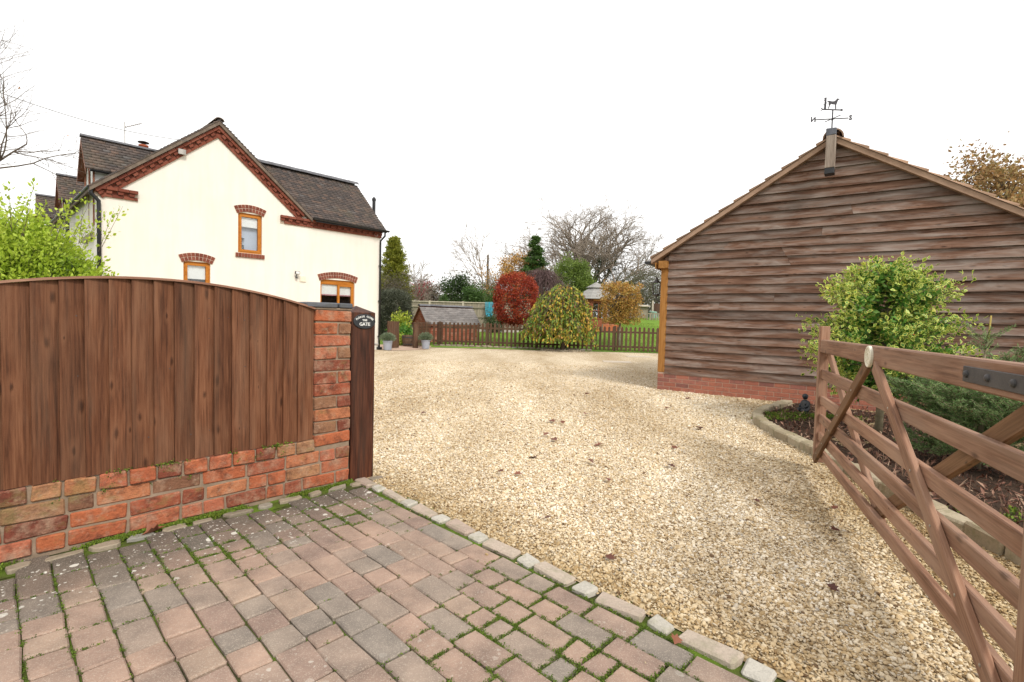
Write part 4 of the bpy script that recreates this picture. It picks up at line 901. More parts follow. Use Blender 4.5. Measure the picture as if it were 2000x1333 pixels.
def ridge(parent, pts, n_, r_=0.12, mat=None):
    A, B = Vector(pts[0]), Vector(pts[1]); u = (B - A) / n_; al = math.atan2(u.y, u.x); ln = u.length
    for i in range(n_):
        mb = MB(); prof = [(r_ * 1.25 * math.sin(a), r_ * 0.9 * math.cos(a) - 0.03) for a in [R(x) for x in (-85, -60, -35, -12, 12, 35, 60, 85)]]
        V = [(0, y, z) for y, z in prof] + [(ln + .01, y * .96, z * .97) for y, z in prof] + [(0, y * .9, z - .02) for y, z in prof] + [(ln + .01, y * .87, z - .02) for y, z in prof]; k = len(prof)
        F = [(j, j + 1, k + j + 1, k + j) for j in range(k - 1)] + [(2 * k + j, 2 * k + j + 1, j + 1, j) for j in range(k - 1)] + [(3 * k + j, 3 * k + j + 1, k + j + 1, k + j) for j in range(k - 1)]
        c_ = A + u * i; mb.add(V, F).obj('ridge_tile', mat or M['ridgetile'], parent, loc=(c_.x, c_.y, c_.z + random.uniform(-.004, .006)), rot=(0, -math.asin((B - A).z / (B - A).length), al))
ridge(roof, ((AP[0], -0.19, AP[1] + .10), (AP[0] + SKEW * 3, 3, AP[1] + .10)), 7, 0.10, M['vergemortar'])
# rear wing roof
TW = math.tan(R(42)); WE = (-0.20, 4.19); wr = MB(); zr = WE[1] + (2.0 - WE[0]) * TW
wr.add([(-4.9, 2.0, zr), (0.10, 2.0, zr), (0.10, WE[0], WE[1]), (ER, WE[0], WE[1])], [(0, 1, 2, 3)]).add([(-4.9, 2.0, zr), (0.10, 2.0, zr), (0.10, 4.2, WE[1]), (-4.9, 4.2, WE[1])], [(0, 1, 2, 3)])
wr.add([(0.10, 2.0, zr), (0.10, WE[0], WE[1]), (0.10, WE[0], WE[1] - .06), (0.10, 2.0, zr - .06)], [(0, 1, 2, 3)])
wroof = wr.obj('wing_roof', M['vergemortar'], hs_); rows = []; k = 0; L_ = (2.0 - WE[0]) / math.cos(R(42))
while k * 0.118 < L_ - 0.02:
    y = WE[0] + k * 0.118 * math.cos(R(42)); z = WE[1] + k * 0.118 * math.sin(R(42)) + .004; sL = AP[0] + (AP[1] + 0.1 - z) / TA - 0.02
    rows.append(((max(sL, -4.9), y, z), (0.13, y, z))); k += 1
tiled('roof_tiles', rows, (0, 0.14 * math.cos(R(42)), 0.14 * math.sin(R(42))), wroof, M['rooftile'], seed=11)
ridge(wroof, ((-4.6, 2.0, zr + .02), (0.12, 2.0, zr + .02)), 13, 0.16)
def gutter(parent, A, B, r_=0.058):
    A, B = Vector(A), Vector(B); u = (B - A).normalized(); sd_ = u.cross(Vector((0, 0, 1))); V = []; F = []; k = 9
    for P_ in (A, B):
        for rr in (r_, r_ - .006):
            for j in range(k): a = PI * j / (k - 1); V.append(P_ + sd_ * (rr * math.cos(a)) - Vector((0, 0, rr * math.sin(a))))
    F = [(j, j + 1, 2 * k + j + 1, 2 * k + j) for j in range(k - 1)] + [(k + j, k + j + 1, 3 * k + j + 1, 3 * k + j) for j in range(k - 1)] + [tuple(range(k)), tuple(range(2 * k, 3 * k))]
    return MB().add(V, F).obj('gutter', M['black'], parent)
gutter(hs_, (ER - .10, -0.27, 4.245), (0.17, -0.27, 4.215), 0.06); gutter(hs_, (EL - .04, -0.1, 4.15), (EL - .04 + SKEW * 16, 16, 4.15))
MB().box((ER, -0.215, 4.14), (0.12, -0.19, 4.20)).obj('fascia', M['black'], hs_)
def pipe(pts, parent, r_=0.034):
    o = MB().tube(pts, r_, 10).obj('downpipe', M['black'], parent, smooth=True)
    z = pts[-1][2] + 0.4
    while z < pts[-2][2]: MB().box((pts[-1][0] - .05, pts[-1][1] - .02, z), (pts[-1][0] + .05, pts[-1][1] + .04, z + .03)).obj('bracket', M['black'], o); z += 1.25
pipe([(0.02, -.26, 4.12), (0.02, -.26, 4.02), (-0.03, -.06, 3.86), (-0.03, -.06, 3.7), (-0.03, -.06, 0.06)], hs_)
pipe([(-7.95, -.10, 4.12), (-7.95, -.10, 3.98), (-7.80, -.07, 3.82), (-7.80, -.07, 3.6), (-7.80, -.07, 0.1)], hs_, 0.045)
MB().cbox((-0.1, -0.12, 0.0), (0.06, 0.0, 0.09), 0.01).obj('pipe_shoe', M['black'], hs_)
# lamp, box, clip on the wall
lm = MB().cbox((-3.06, -0.16, 2.44), (-2.92, -0.09, 2.53), 0.01).tube([(-2.99, -.1, 2.45), (-2.99, -.02, 2.36), (-2.99, 0.0, 2.36)], .015, 6).lathe([(.03, 0), (.035, .03), (.02, .06)], 10, (-2.99, -.07, 2.31)).obj('security_light', M['iron'], hs_)
MB().box((-3.045, -0.163, 2.45), (-2.935, -0.160, 2.52)).obj('lens', M['white'], lm)
MB().cbox((-2.86, -0.035, 2.22), (-2.68, 0.0, 2.40), 0.006).obj('junction_box', M['cream'], hs_)
MB().cbox((-6.16, -0.13, 5.36), (-5.98, -0.05, 5.50), 0.006).obj('cable_clip', M['steel'], hs_)
MB().lathe([(0.065, 0), (0.065, 5.75), (0.08, 5.75), (0.08, 5.83), (0.02, 5.9)], 12, (0.92, 2.05, 0)).obj('flue', M['black'], hs_, smooth=False)
MB().tube([(-0.3, -.1, 4.05), (-0.3, -.16, 3.98), (-0.24, -.18, 3.99), (-0.2, -.14, 4.05)], .008, 5).obj('hook', M['steel'], hs_)
# wall dormers on the left flank
def dormer(bc_, so, hwid, zp, n_):
    e = EL - 0.02 + so; zw = zp - hwid * 1.05; d0 = MB(); wv = hwid - 0.12
    d0.add([(e + .06, bc_ - wv, 3.9), (e + .06, bc_ + wv, 3.9), (e + .06, bc_ + wv, zw + .12), (e + .06, bc_, zp - .1), (e + .06, bc_ - wv, zw + .12)], [(0, 1, 2, 3, 4)])
    d0.add([(e + .06, bc_ - wv, 3.9), (e + .06, bc_ - wv, zw + .12), (e + 1.2, bc_ - wv, zw + .12), (e + 1.2, bc_ - wv, 3.9)], [(0, 1, 2, 3)])
    o = d0.obj('dormer', M['white'], hs_)
    rr = MB(); s_end = lambda z: AP[0] - (AP[1] + .05 - z) / TA
    for sg in (-1, 1):
        rr.add([(e - .12, bc_, zp), (s_end(zp) , bc_, zp), (s_end(zw) , bc_ + sg * hwid, zw), (e - .12, bc_ + sg * hwid, zw)], [(0, 1, 2, 3)])
        rr.add([(e - .13, bc_, zp - .02), (e - .13, bc_ + sg * (hwid + .02), zw - .02), (e - .13, bc_ + sg * (hwid + .02), zw - .16), (e - .13, bc_, zp - .18)], [(0, 1, 2, 3)])
    r_o = rr.obj('dormer_roof', M['brownwood'], o); rows = []; k = 0; ang = math.atan2(zp - zw, hwid); L_ = hwid / math.cos(ang)
    while k * 0.12 < L_ - 0.03:
        y = bc_ - hwid + k * 0.12 * math.cos(ang); z = zw + k * 0.12 * math.sin(ang) + .01; rows.append(((e - .13, y, z), (s_end(z) + .1, y, z))); k += 1
    tiled('roof_tiles', rows, (0, 0.145 * math.cos(ang), 0.145 * math.sin(ang)), r_o, M['rooftile'], seed=20 + n_)
    ridge(r_o, ((e - .14, bc_, zp + .02), (s_end(zp) + .1, bc_, zp + .02)), 4, 0.09)
    for y in (-wv, wv, -0.02): MB().box((e + .02, bc_ + y - .045, 3.3), (e + .055, bc_ + y + .045, zw + .15 if y != -0.02 else zp - .15)).obj('timber', M['brownwood'], o)
    gutter(o, (e - .05, bc_ - hwid - .04, zw - .01), (s_end(zw), bc_ - hwid - .04, zw - .01), 0.05)
    MB().box((e + .058, bc_ - wv + .05, 2.9), (e + .062, bc_ + wv - .05, 4.1)).obj('window', M['glass'], o)
    MB().box((e - .04, bc_ - wv - .04, 2.98), (e + .1, bc_ + wv + .04, 3.12)).obj('sill', M['stoneledge'], o)
dormer(1.40, 0.09, 0.95, 5.66, 1); dormer(7.6, 0.03, 0.95, 5.76, 2); dormer(13.0, -0.26, 0.95, 5.85, 3)
pipe([(-8.10, 4.0, 4.1), (-8.10, 4.0, 3.9), (-8.06, 4.0, 3.7), (-8.06, 4.0, 3.5), (-8.06, 4.0, 0.1)], hs_, 0.05)
# chimney pot and aerial
ch = MB().cbox((-6.60, 2.9, 5.0), (-6.10, 3.4, 5.90), 0.01).obj('chimney', M['housebrick'], hs_)
MB().lathe([(0.13, 0), (0.12, 0.05), (0.10, 0.28), (0.13, 0.30), (0.13, 0.34), (0.09, 0.34)], 14, (-6.35, 3.15, 5.90)).obj('chimney_pot', M['terracotta'], ch)
MB().lathe([(0.05, 0), (0.05, 0.06), (0.15, 0.07), (0.15, 0.09), (0.03, 0.13)], 12, (-6.35, 3.15, 6.24)).obj('cowl', M['black'], ch)
ar = MB().tube([(-6.8, 3.2, 5.0), (-6.8, 3.2, 6.82)], 0.014, 6).tube([(-6.8, 3.2, 6.66), (-6.42, 3.0, 6.84)], 0.012, 5)
for i in range(9): f_ = i / 8; c_ = Vector((-6.77 + .34 * f_, 3.2 - .19 * f_, 6.675 + .16 * f_)); ar.tube([c_ + Vector((-.03, -.1, 0)), c_ + Vector((.03, .1, 0))], .005, 4)
ar.tube([(-6.82, 3.1, 6.55), (-6.78, 3.3, 6.8)], .006, 4).obj('television_aerial', M['steel'], hs_)
# overhead cable to the gable
hl = Matrix.Translation(HCN) @ Matrix.Rotation(HA, 4, 'Z'); A = hl @ Vector((-5.92, -.14, 5.74)); B = at(-60, 160, 9.0); pts = []
for i in range(25): f_ = i / 24; p = A.lerp(B, f_); p.z -= 0.16 * math.sin(PI * f_); pts.append(p)
tag(MB().tube(pts, 0.0065, 5).obj('overhead_cable', M['cable']), 'thin overhead telephone cable running from the left to the cottage gable', 'cable')

# ------------------------------------------------------------------ timber barn (local x along the gable wall, y back)
bn = empty('barn', BCN, BA); tag(bn, 'weathered timber-clad barn with low brick plinth and shallow pitched roof', 'barn')
BX = 5.36; BAP = (2.52, 4.00); BE = 2.30; BT = (BAP[1] - BE) / (BAP[0] + 0.20); BAN = math.atan(BT)
bz = lambda x: BAP[1] - BT * abs(x - BAP[0])
body = MB().prism([(0.02, 0.28), (BX - .02, 0.28), (BX - .02, 2.2), (BAP[0], BAP[1] - .04), (0.02, 2.38)], 0.012, 6.0).obj('body', M['barnwood'], bn)
z0 = 0.298; k = 0
while z0 < BAP[1] - 0.06:
    hgt = 0.143 + random.uniform(-0.006, 0.006); zt = z0 + hgt + 0.025; ext = 0.0
    xl = lambda z: max(0.095, BAP[0] - (BAP[1] - z) / BT) if z > 2.25 else 0.095
    xr = lambda z: min(BX, BAP[0] + (BAP[1] - z) / BT)
    zt = min(zt, BAP[1] - 0.01); a0_, a1_ = xl(z0), xr(z0); b0_, b1_ = xl(zt), max(xr(zt), xl(zt) + .01)
    cuts = [0.0] + ([random.uniform(.15, .85)] if random.random() < .55 and a1_ - a0_ > 2 else []) + [1.0]      # some boards are two lengths butted together
    for fa, fb in zip(cuts[:-1], cuts[1:]):
     n_ = 30; V = []; F = []; ph = random.random() * 9; gp2 = .0006 if fb < 1 else 0
     for i in range(n_ + 1):
        f_ = fa + (fb - gp2 - fa) * i / n_; wav = 0.0008 * math.sin(f_ * 17 + ph) + 0.0007 * math.sin(f_ * 41 + ph * 2) + random.gauss(0, .0006); bow = random.gauss(0, .0008)
        xb, xt = a0_ + (a1_ - a0_) * f_, b0_ + (b1_ - b0_) * f_
        V += [(xb, -0.037 + bow, wav), (xb, -0.004, wav + .001), (xt, 0.010, zt - z0), (xt, 0.002, zt - z0)]
     for i in range(n_):
        for j in range(4): j2 = (j + 1) % 4; F.append((4 * i + j, 4 * i + j2, 4 * i + 4 + j2, 4 * i + 4 + j))
     F += [(0, 1, 2, 3), tuple(4 * n_ + j for j in range(4))]
     MB().add(V, F).obj('cladding_board', M['barnwood'], bn, loc=(0, 0, z0))
    z0 += hgt; k += 1
pl = MB().box((-0.02, -0.022, -0.1), (BX + .02, 0.5, 0.312)).obj('plinth', M['pmortar'], bn)
for r_ in range(4):
    x = -0.025 - (0.1125 if r_ % 2 else 0); zc = 0.028 + 0.075 * r_
    while x < BX:
        a, b = max(x, -0.025), min(x + 0.215, BX + .02)
        if b - a > .03: brick(pl, (a + b) / 2, zc, round(b - a, 3), 0.065, M['plinthbrick'], y=0.02, depth=0.094, jit=0.0008, ch=0.003, var=0)
        x += 0.225
plank(bn, 'corner_post', (0.03, 0.04, 0.315), (0.03, 0.04, 2.20), 0.13, 0.12, M['oakpost'])
plank(bn, 'wall_plate', (0.02, -0.13, 2.255), (0.02, 0.4, 2.255), 0.15, 0.13, M['oakpost'], side=(0, 0, 1))
plank(bn, 'fascia', (-0.115, -0.10, 2.24), (-0.115, 6.0, 2.24), 0.11, 0.025, M['oakpost'], side=(1, 0, 0))
br = MB()
for sg, e in ((-1, -0.20), (1, 5.24)):
    br.add([(BAP[0], -.11, BAP[1] - .02), (e, -.11, BE - .02), (e, 6.1, BE + .005), (BAP[0], 6.1, BAP[1] + .005), (BAP[0], -.11, BAP[1] + .065), (e, -.11, BE + .065), (e, 6.1, BE + .065), (BAP[0], 6.1, BAP[1] + .065)],
           [(0, 1, 2, 3), (4, 5, 6, 7), (0, 1, 5, 4), (1, 2, 6, 5), (2, 3, 7, 6), (3, 0, 4, 7)])
broof = br.obj('roof', M['barnverge'], bn)
for sg, e in ((-1, -0.20), (1, 5.24)):
    rows = []; k = 0; L_ = abs(e - BAP[0]) / math.cos(BAN)
    while k * 0.27 < L_ - .1:
        x = e - sg * k * .27 * math.cos(BAN); z = BE + .068 + k * .27 * math.sin(BAN); rows.append(((x, -.13, z), (x, 6.1, z))); k += 1
    tiled('roof_tiles', rows, (-sg * .33 * math.cos(BAN), 0, .33 * math.sin(BAN)), broof, M['barntile'], tw=0.25, seed=31 + sg, th=0.036)
for i in range(14): pass
rt_ = MB(); k = 12
for y0, y1 in ((-0.15, 6.1),):
    V = []; 
    for y in (y0, y1):
        for rr in (0.135, 0.115): V += [(BAP[0] + rr * math.cos(PI * j / k), y, BAP[1] + .03 + rr * math.sin(PI * j / k)) for j in range(k + 1)]
    m_ = k + 1; F = [(j, j + 1, 2 * m_ + j + 1, 2 * m_ + j) for j in range(k)] + [(j, j + 1, m_ + j + 1, m_ + j) for j in range(k)]
    rt_.add(V, F)
rt_.obj('ridge_tile', M['barntile'], broof)
gutter(bn, (-0.265, -0.12, 2.325), (-0.265, 6.1, 2.325), 0.06)
fin_ = plank(bn, 'finial_post', (2.50, -0.20, 3.56), (2.50, -0.20, 4.03), 0.125, 0.15, M['greytimber'])
MB().cbox((2.435, -0.28, 4.03), (2.565, -0.12, 4.135), 0.008, 0.003).obj('lead_cap', M['lead'], fin_, mtx=fin_.matrix_basis.inverted())
MB().cbox((2.436, -0.277, 3.47), (2.564, -0.123, 3.558), 0.006, 0.002).obj('shaded_end', M['black'], fin_, mtx=fin_.matrix_basis.inverted())  # black block paints in the shade on the post's underside
# weather vane
vp = Matrix.Translation(BCN) @ Matrix.Rotation(BA, 4, 'Z') @ Vector((2.50, -0.20, 4.135))
vn = empty('weather_vane', vp, 0.02); tag(vn, 'black metal weather vane with dog and tree silhouette on the barn apex', 'weather vane')
MB().tube([(0, 0, -0.02), (0, 0, 0.28)], 0.009, 8).lathe([(.004, .125), (.014, .135), (.014, .15), (.004, .16)], 10).obj('pole', M['vane'], vn)
MB().tube([(-0.25, 0, 0.130), (0.25, 0.02, 0.180)], 0.0075, 6).tube([(-0.04, -0.24, .11), (.04, .24, .20)], .006, 6).obj('compass_arms', M['vane'], vn)
for txt, x, y, z in (('N', -0.285, 0, 0.128), ('S', 0.285, 0.02, 0.184)):
    V, F = text_verts(txt, 0.098, 0.003, 0.004); V[:, 0] *= -1.0 if txt == 'N' else 1.0
    MB().add(np.stack([x + V[:, 0], y - V[:, 2], z + V[:, 1]], 1), F).obj('letter', M['vane'], vn)
MB().tube([(-0.15, 0, 0.285), (0.14, 0, 0.285)], 0.009, 6).add([(0.12, -.002, .265), (0.12, -.002, .305), (0.165, -.002, .285), (0.12, .002, .265), (0.12, .002, .305), (0.165, .002, .285)], [(0, 1, 2), (3, 5, 4), (0, 2, 5, 3), (2, 1, 4, 5), (1, 0, 3, 4)]).tube([(-.15, 0, .285), (-.18, 0, .305)], .006, 5).tube([(-.15, 0, .285), (-.18, 0, .265)], .006, 5).obj('arrow', M['vane'], vn)
dog = [(-.075, .30), (-.062, .34), (-.068, .375), (-.068, .395), (-.092, .40), (-.085, .41), (-.062, .412), (-.02, .405), (.012, .408), (.035, .422), (.05, .443), (.06, .452), (.075, .446), (.092, .448), (.094, .438), (.078, .43), (.066, .415), (.058, .385), (.046, .355), (.05, .30), (.035, .292), (.032, .33), (.028, .362), (.0, .362), (-.03, .368), (-.047, .345), (-.06, .30)]
dm = MB(); V = [(x, -.003, z) for x, z in dog] + [(x, .003, z) for x, z in dog]; nd = len(dog)
from mathutils.geometry import tessellate_polygon
tri = tessellate_polygon([[Vector((x, z, 0)) for x, z in dog]]); F = [tuple(t_) for t_ in tri] + [tuple(i + nd for i in t_[::-1]) for t_ in tri] + [(i, (i + 1) % nd, (i + 1) % nd + nd, i + nd) for i in range(nd)]
dm.add(V, F).obj('dog_silhouette', M['vane'], vn)
tm = MB().tube([(-.118, 0, .285), (-.116, 0, .40), (-.112, 0, .445)], [.014, .012, .009], 6)
for z, sx, l_ in ((.345, -1, .03), (.37, 1, .02), (.41, -1, .03), (.43, -1, .025), (.445, 1, .02), (.445, -1, .018)): tm.tube([(-.115, 0, z), (-.115 + sx * l_, 0, z + .012)], [.008, .004], 5)
tm.obj('tree_silhouette', M['vane'], vn)
# wall lantern on the flank
lp = Matrix.Translation(BCN) @ Matrix.Rotation(BA, 4, 'Z') @ Vector((-0.17, 0.15, 1.84))
ln = empty('wall_lantern', lp, BA); tag(ln, 'small dark carriage lantern on the left flank of the barn', 'lantern')
MB().lathe([(.085, .11), (.03, .16), (.02, .19), (.03, .20), (.004, .22)], 6).lathe([(.055, -.13), (.07, -.11), (.07, -.10)], 6).obj('cap', M['iron'], ln)
cg = MB()
for a in range(6): cg.tube([(.062 * math.cos(a * PI / 3), .062 * math.sin(a * PI / 3), -.11), (.078 * math.cos(a * PI / 3), .078 * math.sin(a * PI / 3), .11)], .006, 4)
cg.obj('cage', M['iron'], ln); MB().lathe([(.055, -.1), (.07, .1)], 6).obj('pane', M['glass'], ln)
MB().tube([(0, 0, -.12), (.0, 0, -.2), (.13, 0, -.28)], .012, 6).box((.1, -.03, -.32), (.14, .03, -.1)).obj('bracket', M['iron'], ln)
# ------------------------------------------------------------------ planting bed beside the barn
gx, gy = np.meshgrid(np.linspace(2.6, 9, 60), np.linspace(1.6, 8, 60)); gz = 0.012 + 0.02 * np.sin(gx * 3.1) * np.sin(gy * 2.7) + RNG.normal(0, .006, gx.shape)
V = np.stack([gx, gy, gz], -1).reshape(-1, 3); ii = (np.arange(59)[:, None] * 60 + np.arange(59)[None]).ravel(); F = np.stack([ii, ii + 1, ii + 61, ii + 60], 1)
cen = V[F].mean(1); F = F[in_poly(cen[:, 0], cen[:, 1], BED)]
bed = tag(put(bpy.data.objects.new('flower_bed', fast_mesh('flower_bed', V, F, M['soil'], smooth=True))), kind='structure')
n = 9000; x = RNG.uniform(2.7, 6.4, n); y = RNG.uniform(1.8, 7.6, n); ok = in_poly(x, y, BED); bl_y = (x - BCN.x) * 0.573 + (y - BCN.y) * 0.819; ok &= bl_y < -.05; x, y = x[ok], y[ok]
P = np.stack([x, y, RNG.uniform(0.02, 0.05, len(x))], 1)
tag(leaf_obj('mulch', P, 0.055, M['mulch'], aspect=0.32, spread=1.0, up=3.0, fold=0.1), 'dark brown bark and dead leaf mulch in the planting bed', 'mulch', kind='stuff')
# dead stalks in the bed
P2 = np.stack([RNG.normal(3.25, 0.28, 420), RNG.normal(3.9, 0.8, 420), np.full(420, 0.03)], 1); P2 = P2[in_poly(P2[:, 0] - .12, P2[:, 1], BED)]
tag(leaf_obj('dead_stalks', P2, 0.13, M['mulch'], D=(0, 0, .6), aspect=0.05, fold=0.0, spread=0.7), 'tangle of dry reddish stalks behind the bed edging', 'dead stalks', kind='stuff')
edg = empty('bed_edging', (2.93, 5.01, 0)); tag(edg, 'low curved edging of buff stone blocks round the planting bed', 'edging')
pts = [Vector((x, y, 0)) for x, y in BED[:13]]; pts[0] = Vector((4.25, 7.62, 0)); fine = []
for i in range(len(pts) - 1):
    p0, p1, p2, p3 = pts[max(i - 1, 0)], pts[i], pts[i + 1], pts[min(i + 2, len(pts) - 1)]
    for k in range(24):
        t_ = k / 24; fine.append(0.5 * ((2 * p1) + (p2 - p0) * t_ + (2 * p0 - 5 * p1 + 4 * p2 - p3) * t_ ** 2 + (3 * p1 - p0 - 3 * p2 + p3) * t_ ** 3))
cum = [0]
for a, b in zip(fine[:-1], fine[1:]): cum.append(cum[-1] + (b - a).length)
def along(s):
    i = min(max(np.searchsorted(cum, s) - 1, 0), len(fine) - 2); t_ = (s - cum[i]) / max(cum[i + 1] - cum[i], 1e-6); return fine[i].lerp(fine[i + 1], t_), (fine[i + 1] - fine[i]).normalized()
s = 0.0
while s < cum[-1] - 0.3:
    ln = random.uniform(0.20, 0.27); c_, u = along(s + ln / 2); wdt = random.uniform(0.115, 0.13)
    MB().cbox((-ln / 2, -wdt / 2, -0.06), (ln / 2, wdt / 2, 0.085 + random.uniform(-.008, .008)), 0.014, 0.005).obj('block', M['edgestone'], edg, loc=(c_.x - 2.93, c_.y - 5.01, 0), rot=(0, 0, math.atan2(u.y, u.x) + R(random.gauss(0, 2)))); s += ln + 0.008
mo = []
for cx, cy, r_, q in ((3.75, 6.55, .22, 130), (4.35, 6.5, .2, 90), (3.35, 6.3, .15, 60), (3.15, 3.2, .2, 40)): mo.append(np.stack([RNG.normal(cx, r_, q), RNG.normal(cy, r_ * .5, q), RNG.uniform(.02, .05, q)], 1))
mo = np.repeat(np.concatenate(mo), 10, 0); mo += RNG.normal(0, .016, mo.shape) * (1, 1, .4)
tag(leaf_obj('bed_moss', mo, 0.022, M['moss'], D=(0, 0, 1), aspect=.7), 'patches of bright moss on the soil in front of the small statue', 'moss', kind='stuff')
# ------------------------------------------------------------------ variegated holly
hy = empty('holly_tree', (4.18, 5.65, 0.0)); tag(hy, 'variegated holly tree with cream-edged leaves in the planting bed against the barn', 'tree')
rng = np.random.default_rng(5); segs = []
tp = [(0, 0, -.02), (.01, .0, .4), (-.01, .01, .8), (.02, -.01, 1.2), (.03, 0, 1.6), (.04, .0, 1.9)]; tr_ = [.042, .036, .030, .022, .014, .006]
MB().tube(tp, tr_, 8).obj('trunk', M['hollybark'], hy, smooth=True)
ends = []
for i in range(190):
    z = 0.50 + 1.42 * rng.random(); f_ = (z - .5) / 1.45; prof = .86 * (0.28 + 0.62 * math.sin(min(1, f_ * 1.35 + .12) * PI) ** 0.8 if f_ < .62 else 0.80 * (1 - (f_ - .62) / .40) ** .8 + 0.06)
    a = rng.random() * 6.28; l_ = prof * (0.72 + .38 * rng.random()); dz = l_ * (0.10 + .30 * rng.random()); e = np.array([l_ * math.cos(a), l_ * math.sin(a), z + dz * .6])
    s_ = np.array([0.02 * f_, 0, z - .05]); m_ = (s_ + e) / 2 + np.array([0, 0, -.04]); segs += [(*s_, *m_, .008, .006), (*m_, *e, .006, .003)]; ends.append((s_, m_, e))
for ex, ey, ez, r0 in ((-.72, -.25, 1.12, .1), (-.6, -.2, 1.3, .1), (.62, .3, 1.80, .1), (.88, -.1, 1.28, .1), (-.8, -.3, 1.0, .1)):
    e = np.array([ex, ey, ez]); s_ = np.array([0, 0, ez - .25]); m_ = (s_ + e) / 2; segs += [(*s_, *m_, .007, .005), (*m_, *e, .005, .003)]; ends.append((s_, m_, e)); ends.append((s_, m_, e))
put(bpy.data.objects.new('branches', tubes_mesh('branches', segs, M['hollybark'], 5)), hy)
P = []; D = []
for s_, m_, e in ends:
    ax = unit(e - m_)
    for j in range(52):
        t_ = rng.random() ** 0.55 * 1.1; c_ = s_ + (m_ - s_) * min(1, t_ * 2) if t_ < .5 else m_ + (e - m_) * (t_ - .5) * 2
        if t_ < .28: continue
        o = rng.normal(size=3) * 0.042; P.append(c_ + o); D.append(unit(o + ax * .02 + np.array([0, 0, .012])) * 1.2)
P = np.array(P); tone = rng.random(len(P))
leaf_obj('leaves', P, 0.050, M['holly'], parent=hy, D=np.array(D), aspect=0.62, fold=0.13, spread=0.55, up=1.0, rnd=tone)
k = rng.choice(len(P), 260, replace=False); leaf_obj('inner_leaves', P * np.array([.72, .72, .93]) + np.array([0, 0, .06]), 0.055, M['plantgreen'], parent=hy, aspect=.6); leaf_obj('yellow_leaves', P[k] * 1.02, 0.05, M['yellowshrub'], parent=hy, D=np.array(D)[k], aspect=.6, fold=.13, spread=.5, rnd=.75 + .25 * rng.random(260))
bm = MB()
for j in rng.choice(len(P), 34, replace=False): bm.lathe([(.001, -.0055), (.005, -.003), (.006, 0), (.005, .003), (.001, .0055)], 6, tuple(P[j]))
tag(bm.obj('berries', M['berry'], hy), kind='stuff')
# ------------------------------------------------------------------ young spruce
sp_ = empty('spruce_sapling', (4.05, 4.29, 0.0)); tag(sp_, 'young green spruce with a bare yellow leading shoot behind the gate', 'tree')
MB().tube([(0, 0, -.02), (.01, 0, .5), (.0, .01, .95), (.02, 0, 1.14)], [.024, .018, .011, .007], 7).obj('trunk', M['hollybark'], sp_, smooth=True)
MB().tube([(.02, 0, 1.12), (.03, 0, 1.34)], [.0075, .006], 6).obj('leading_shoot', M['stem_yellow'], sp_, smooth=True)
rng = np.random.default_rng(9); segs = []; NP = []; ND = []
def shoot(p, d_, l_, lev):
    p = np.array(p, float); d_ = unit(np.array(d_)); n_ = max(3, int(l_ / .05)); q = p.copy()
    for i in range(n_):
        dd = unit(d_ + rng.normal(size=3) * .09 + np.array([0, 0, .05])); q2 = q + dd * l_ / n_; segs.append((*q, *q2, .004, .003))
        m_ = int(560 * l_ / n_); tt = rng.random((m_, 1)); NP.append(q + (q2 - q) * tt); r_ = rng.normal(size=(m_, 3)); r_ -= (r_ @ dd)[:, None] * dd; ND.append(unit(r_) + dd * .9); d_ = dd; q = q2
        if lev < 2 and i > 0:
            for sd_ in (-1, 1):
                if rng.random() < .85: shoot(q, dd * .75 + unit(np.cross(dd, (0, 0, 1))) * sd_ * .75, l_ * .42 * (1 - i / n_ * .6), lev + 1)
for z, nb_, l_ in ((.14, 8, .58), (.28, 9, .62), (.42, 9, .62), (.55, 9, .56), (.66, 8, .50), (.76, 7, .38), (1.03, 5, .15), (1.12, 6, .20)):
    a0 = rng.random() * 6
    for i in range(nb_): a = a0 + i * 6.283 / nb_ + rng.normal() * .2; shoot((0, 0, z + rng.normal() * .015), (math.cos(a), math.sin(a), .10 + (.55 if z > 1 else .0)), l_ * (.8 + .35 * rng.random()), 0 if z < 1 else 2)
put(bpy.data.objects.new('branches', tubes_mesh('branches', segs, M['hollybark'], 3)), sp_)
NP = np.concatenate(NP); ND = np.concatenate(ND); leaf_obj('needles', NP, 0.023, M['spruce'], parent=sp_, D=ND * 3, aspect=.16, fold=0.0, spread=.3)
# ------------------------------------------------------------------ small seated statue
stt = empty('garden_statue', (4.06, 6.86, 0.03), math.atan2(-6.8, -4.06) + PI / 2 - .9); tag(stt, 'small dark seated figure statue on the mossy soil beside the brick plinth', 'statue')
sk = bpy.data.meshes.new('figure')
vv = [(0, 0, .045), (0, -.005, .10), (0, -.01, .150), (0, -.005, .178), (.045, -.005, .140), (.066, -.02, .095), (.045, -.06, .072), (-.045, -.005, .140), (-.066, -.02, .095), (-.045, -.06, .072), (.05, -.02, .035), (.075, -.06, .030), (.01, -.085, .028), (-.05, -.02, .035), (-.075, -.06, .030), (-.01, -.085, .028)]
ed = [(0, 1), (1, 2), (2, 3), (2, 4), (4, 5), (5, 6), (2, 7), (7, 8), (8, 9), (0, 10), (10, 11), (11, 12), (0, 13), (13, 14), (14, 15)]
rad = [.06, .052, .040, .022, .026, .021, .016, .026, .021, .016, .038, .028, .020, .038, .028, .020]
sk.from_pydata(vv, ed, []); fo = put(bpy.data.objects.new('figure', sk), stt); md = fo.modifiers.new('s', 'SKIN')
for i, r_ in enumerate(rad): sk.skin_vertices[0].data[i].radius = (r_, r_)
sk.skin_vertices[0].data[0].use_root = True
s2 = fo.modifiers.new('sub', 'SUBSURF'); s2.levels = s2.render_levels = 2; sk.materials.append(M['statue'])
hd = MB().lathe([(.001, -.036), (.018, -.032), (.029, -.015), (.036, .004), (.037, .018), (.030, .034), (.016, .043), (.001, .046)], 18)
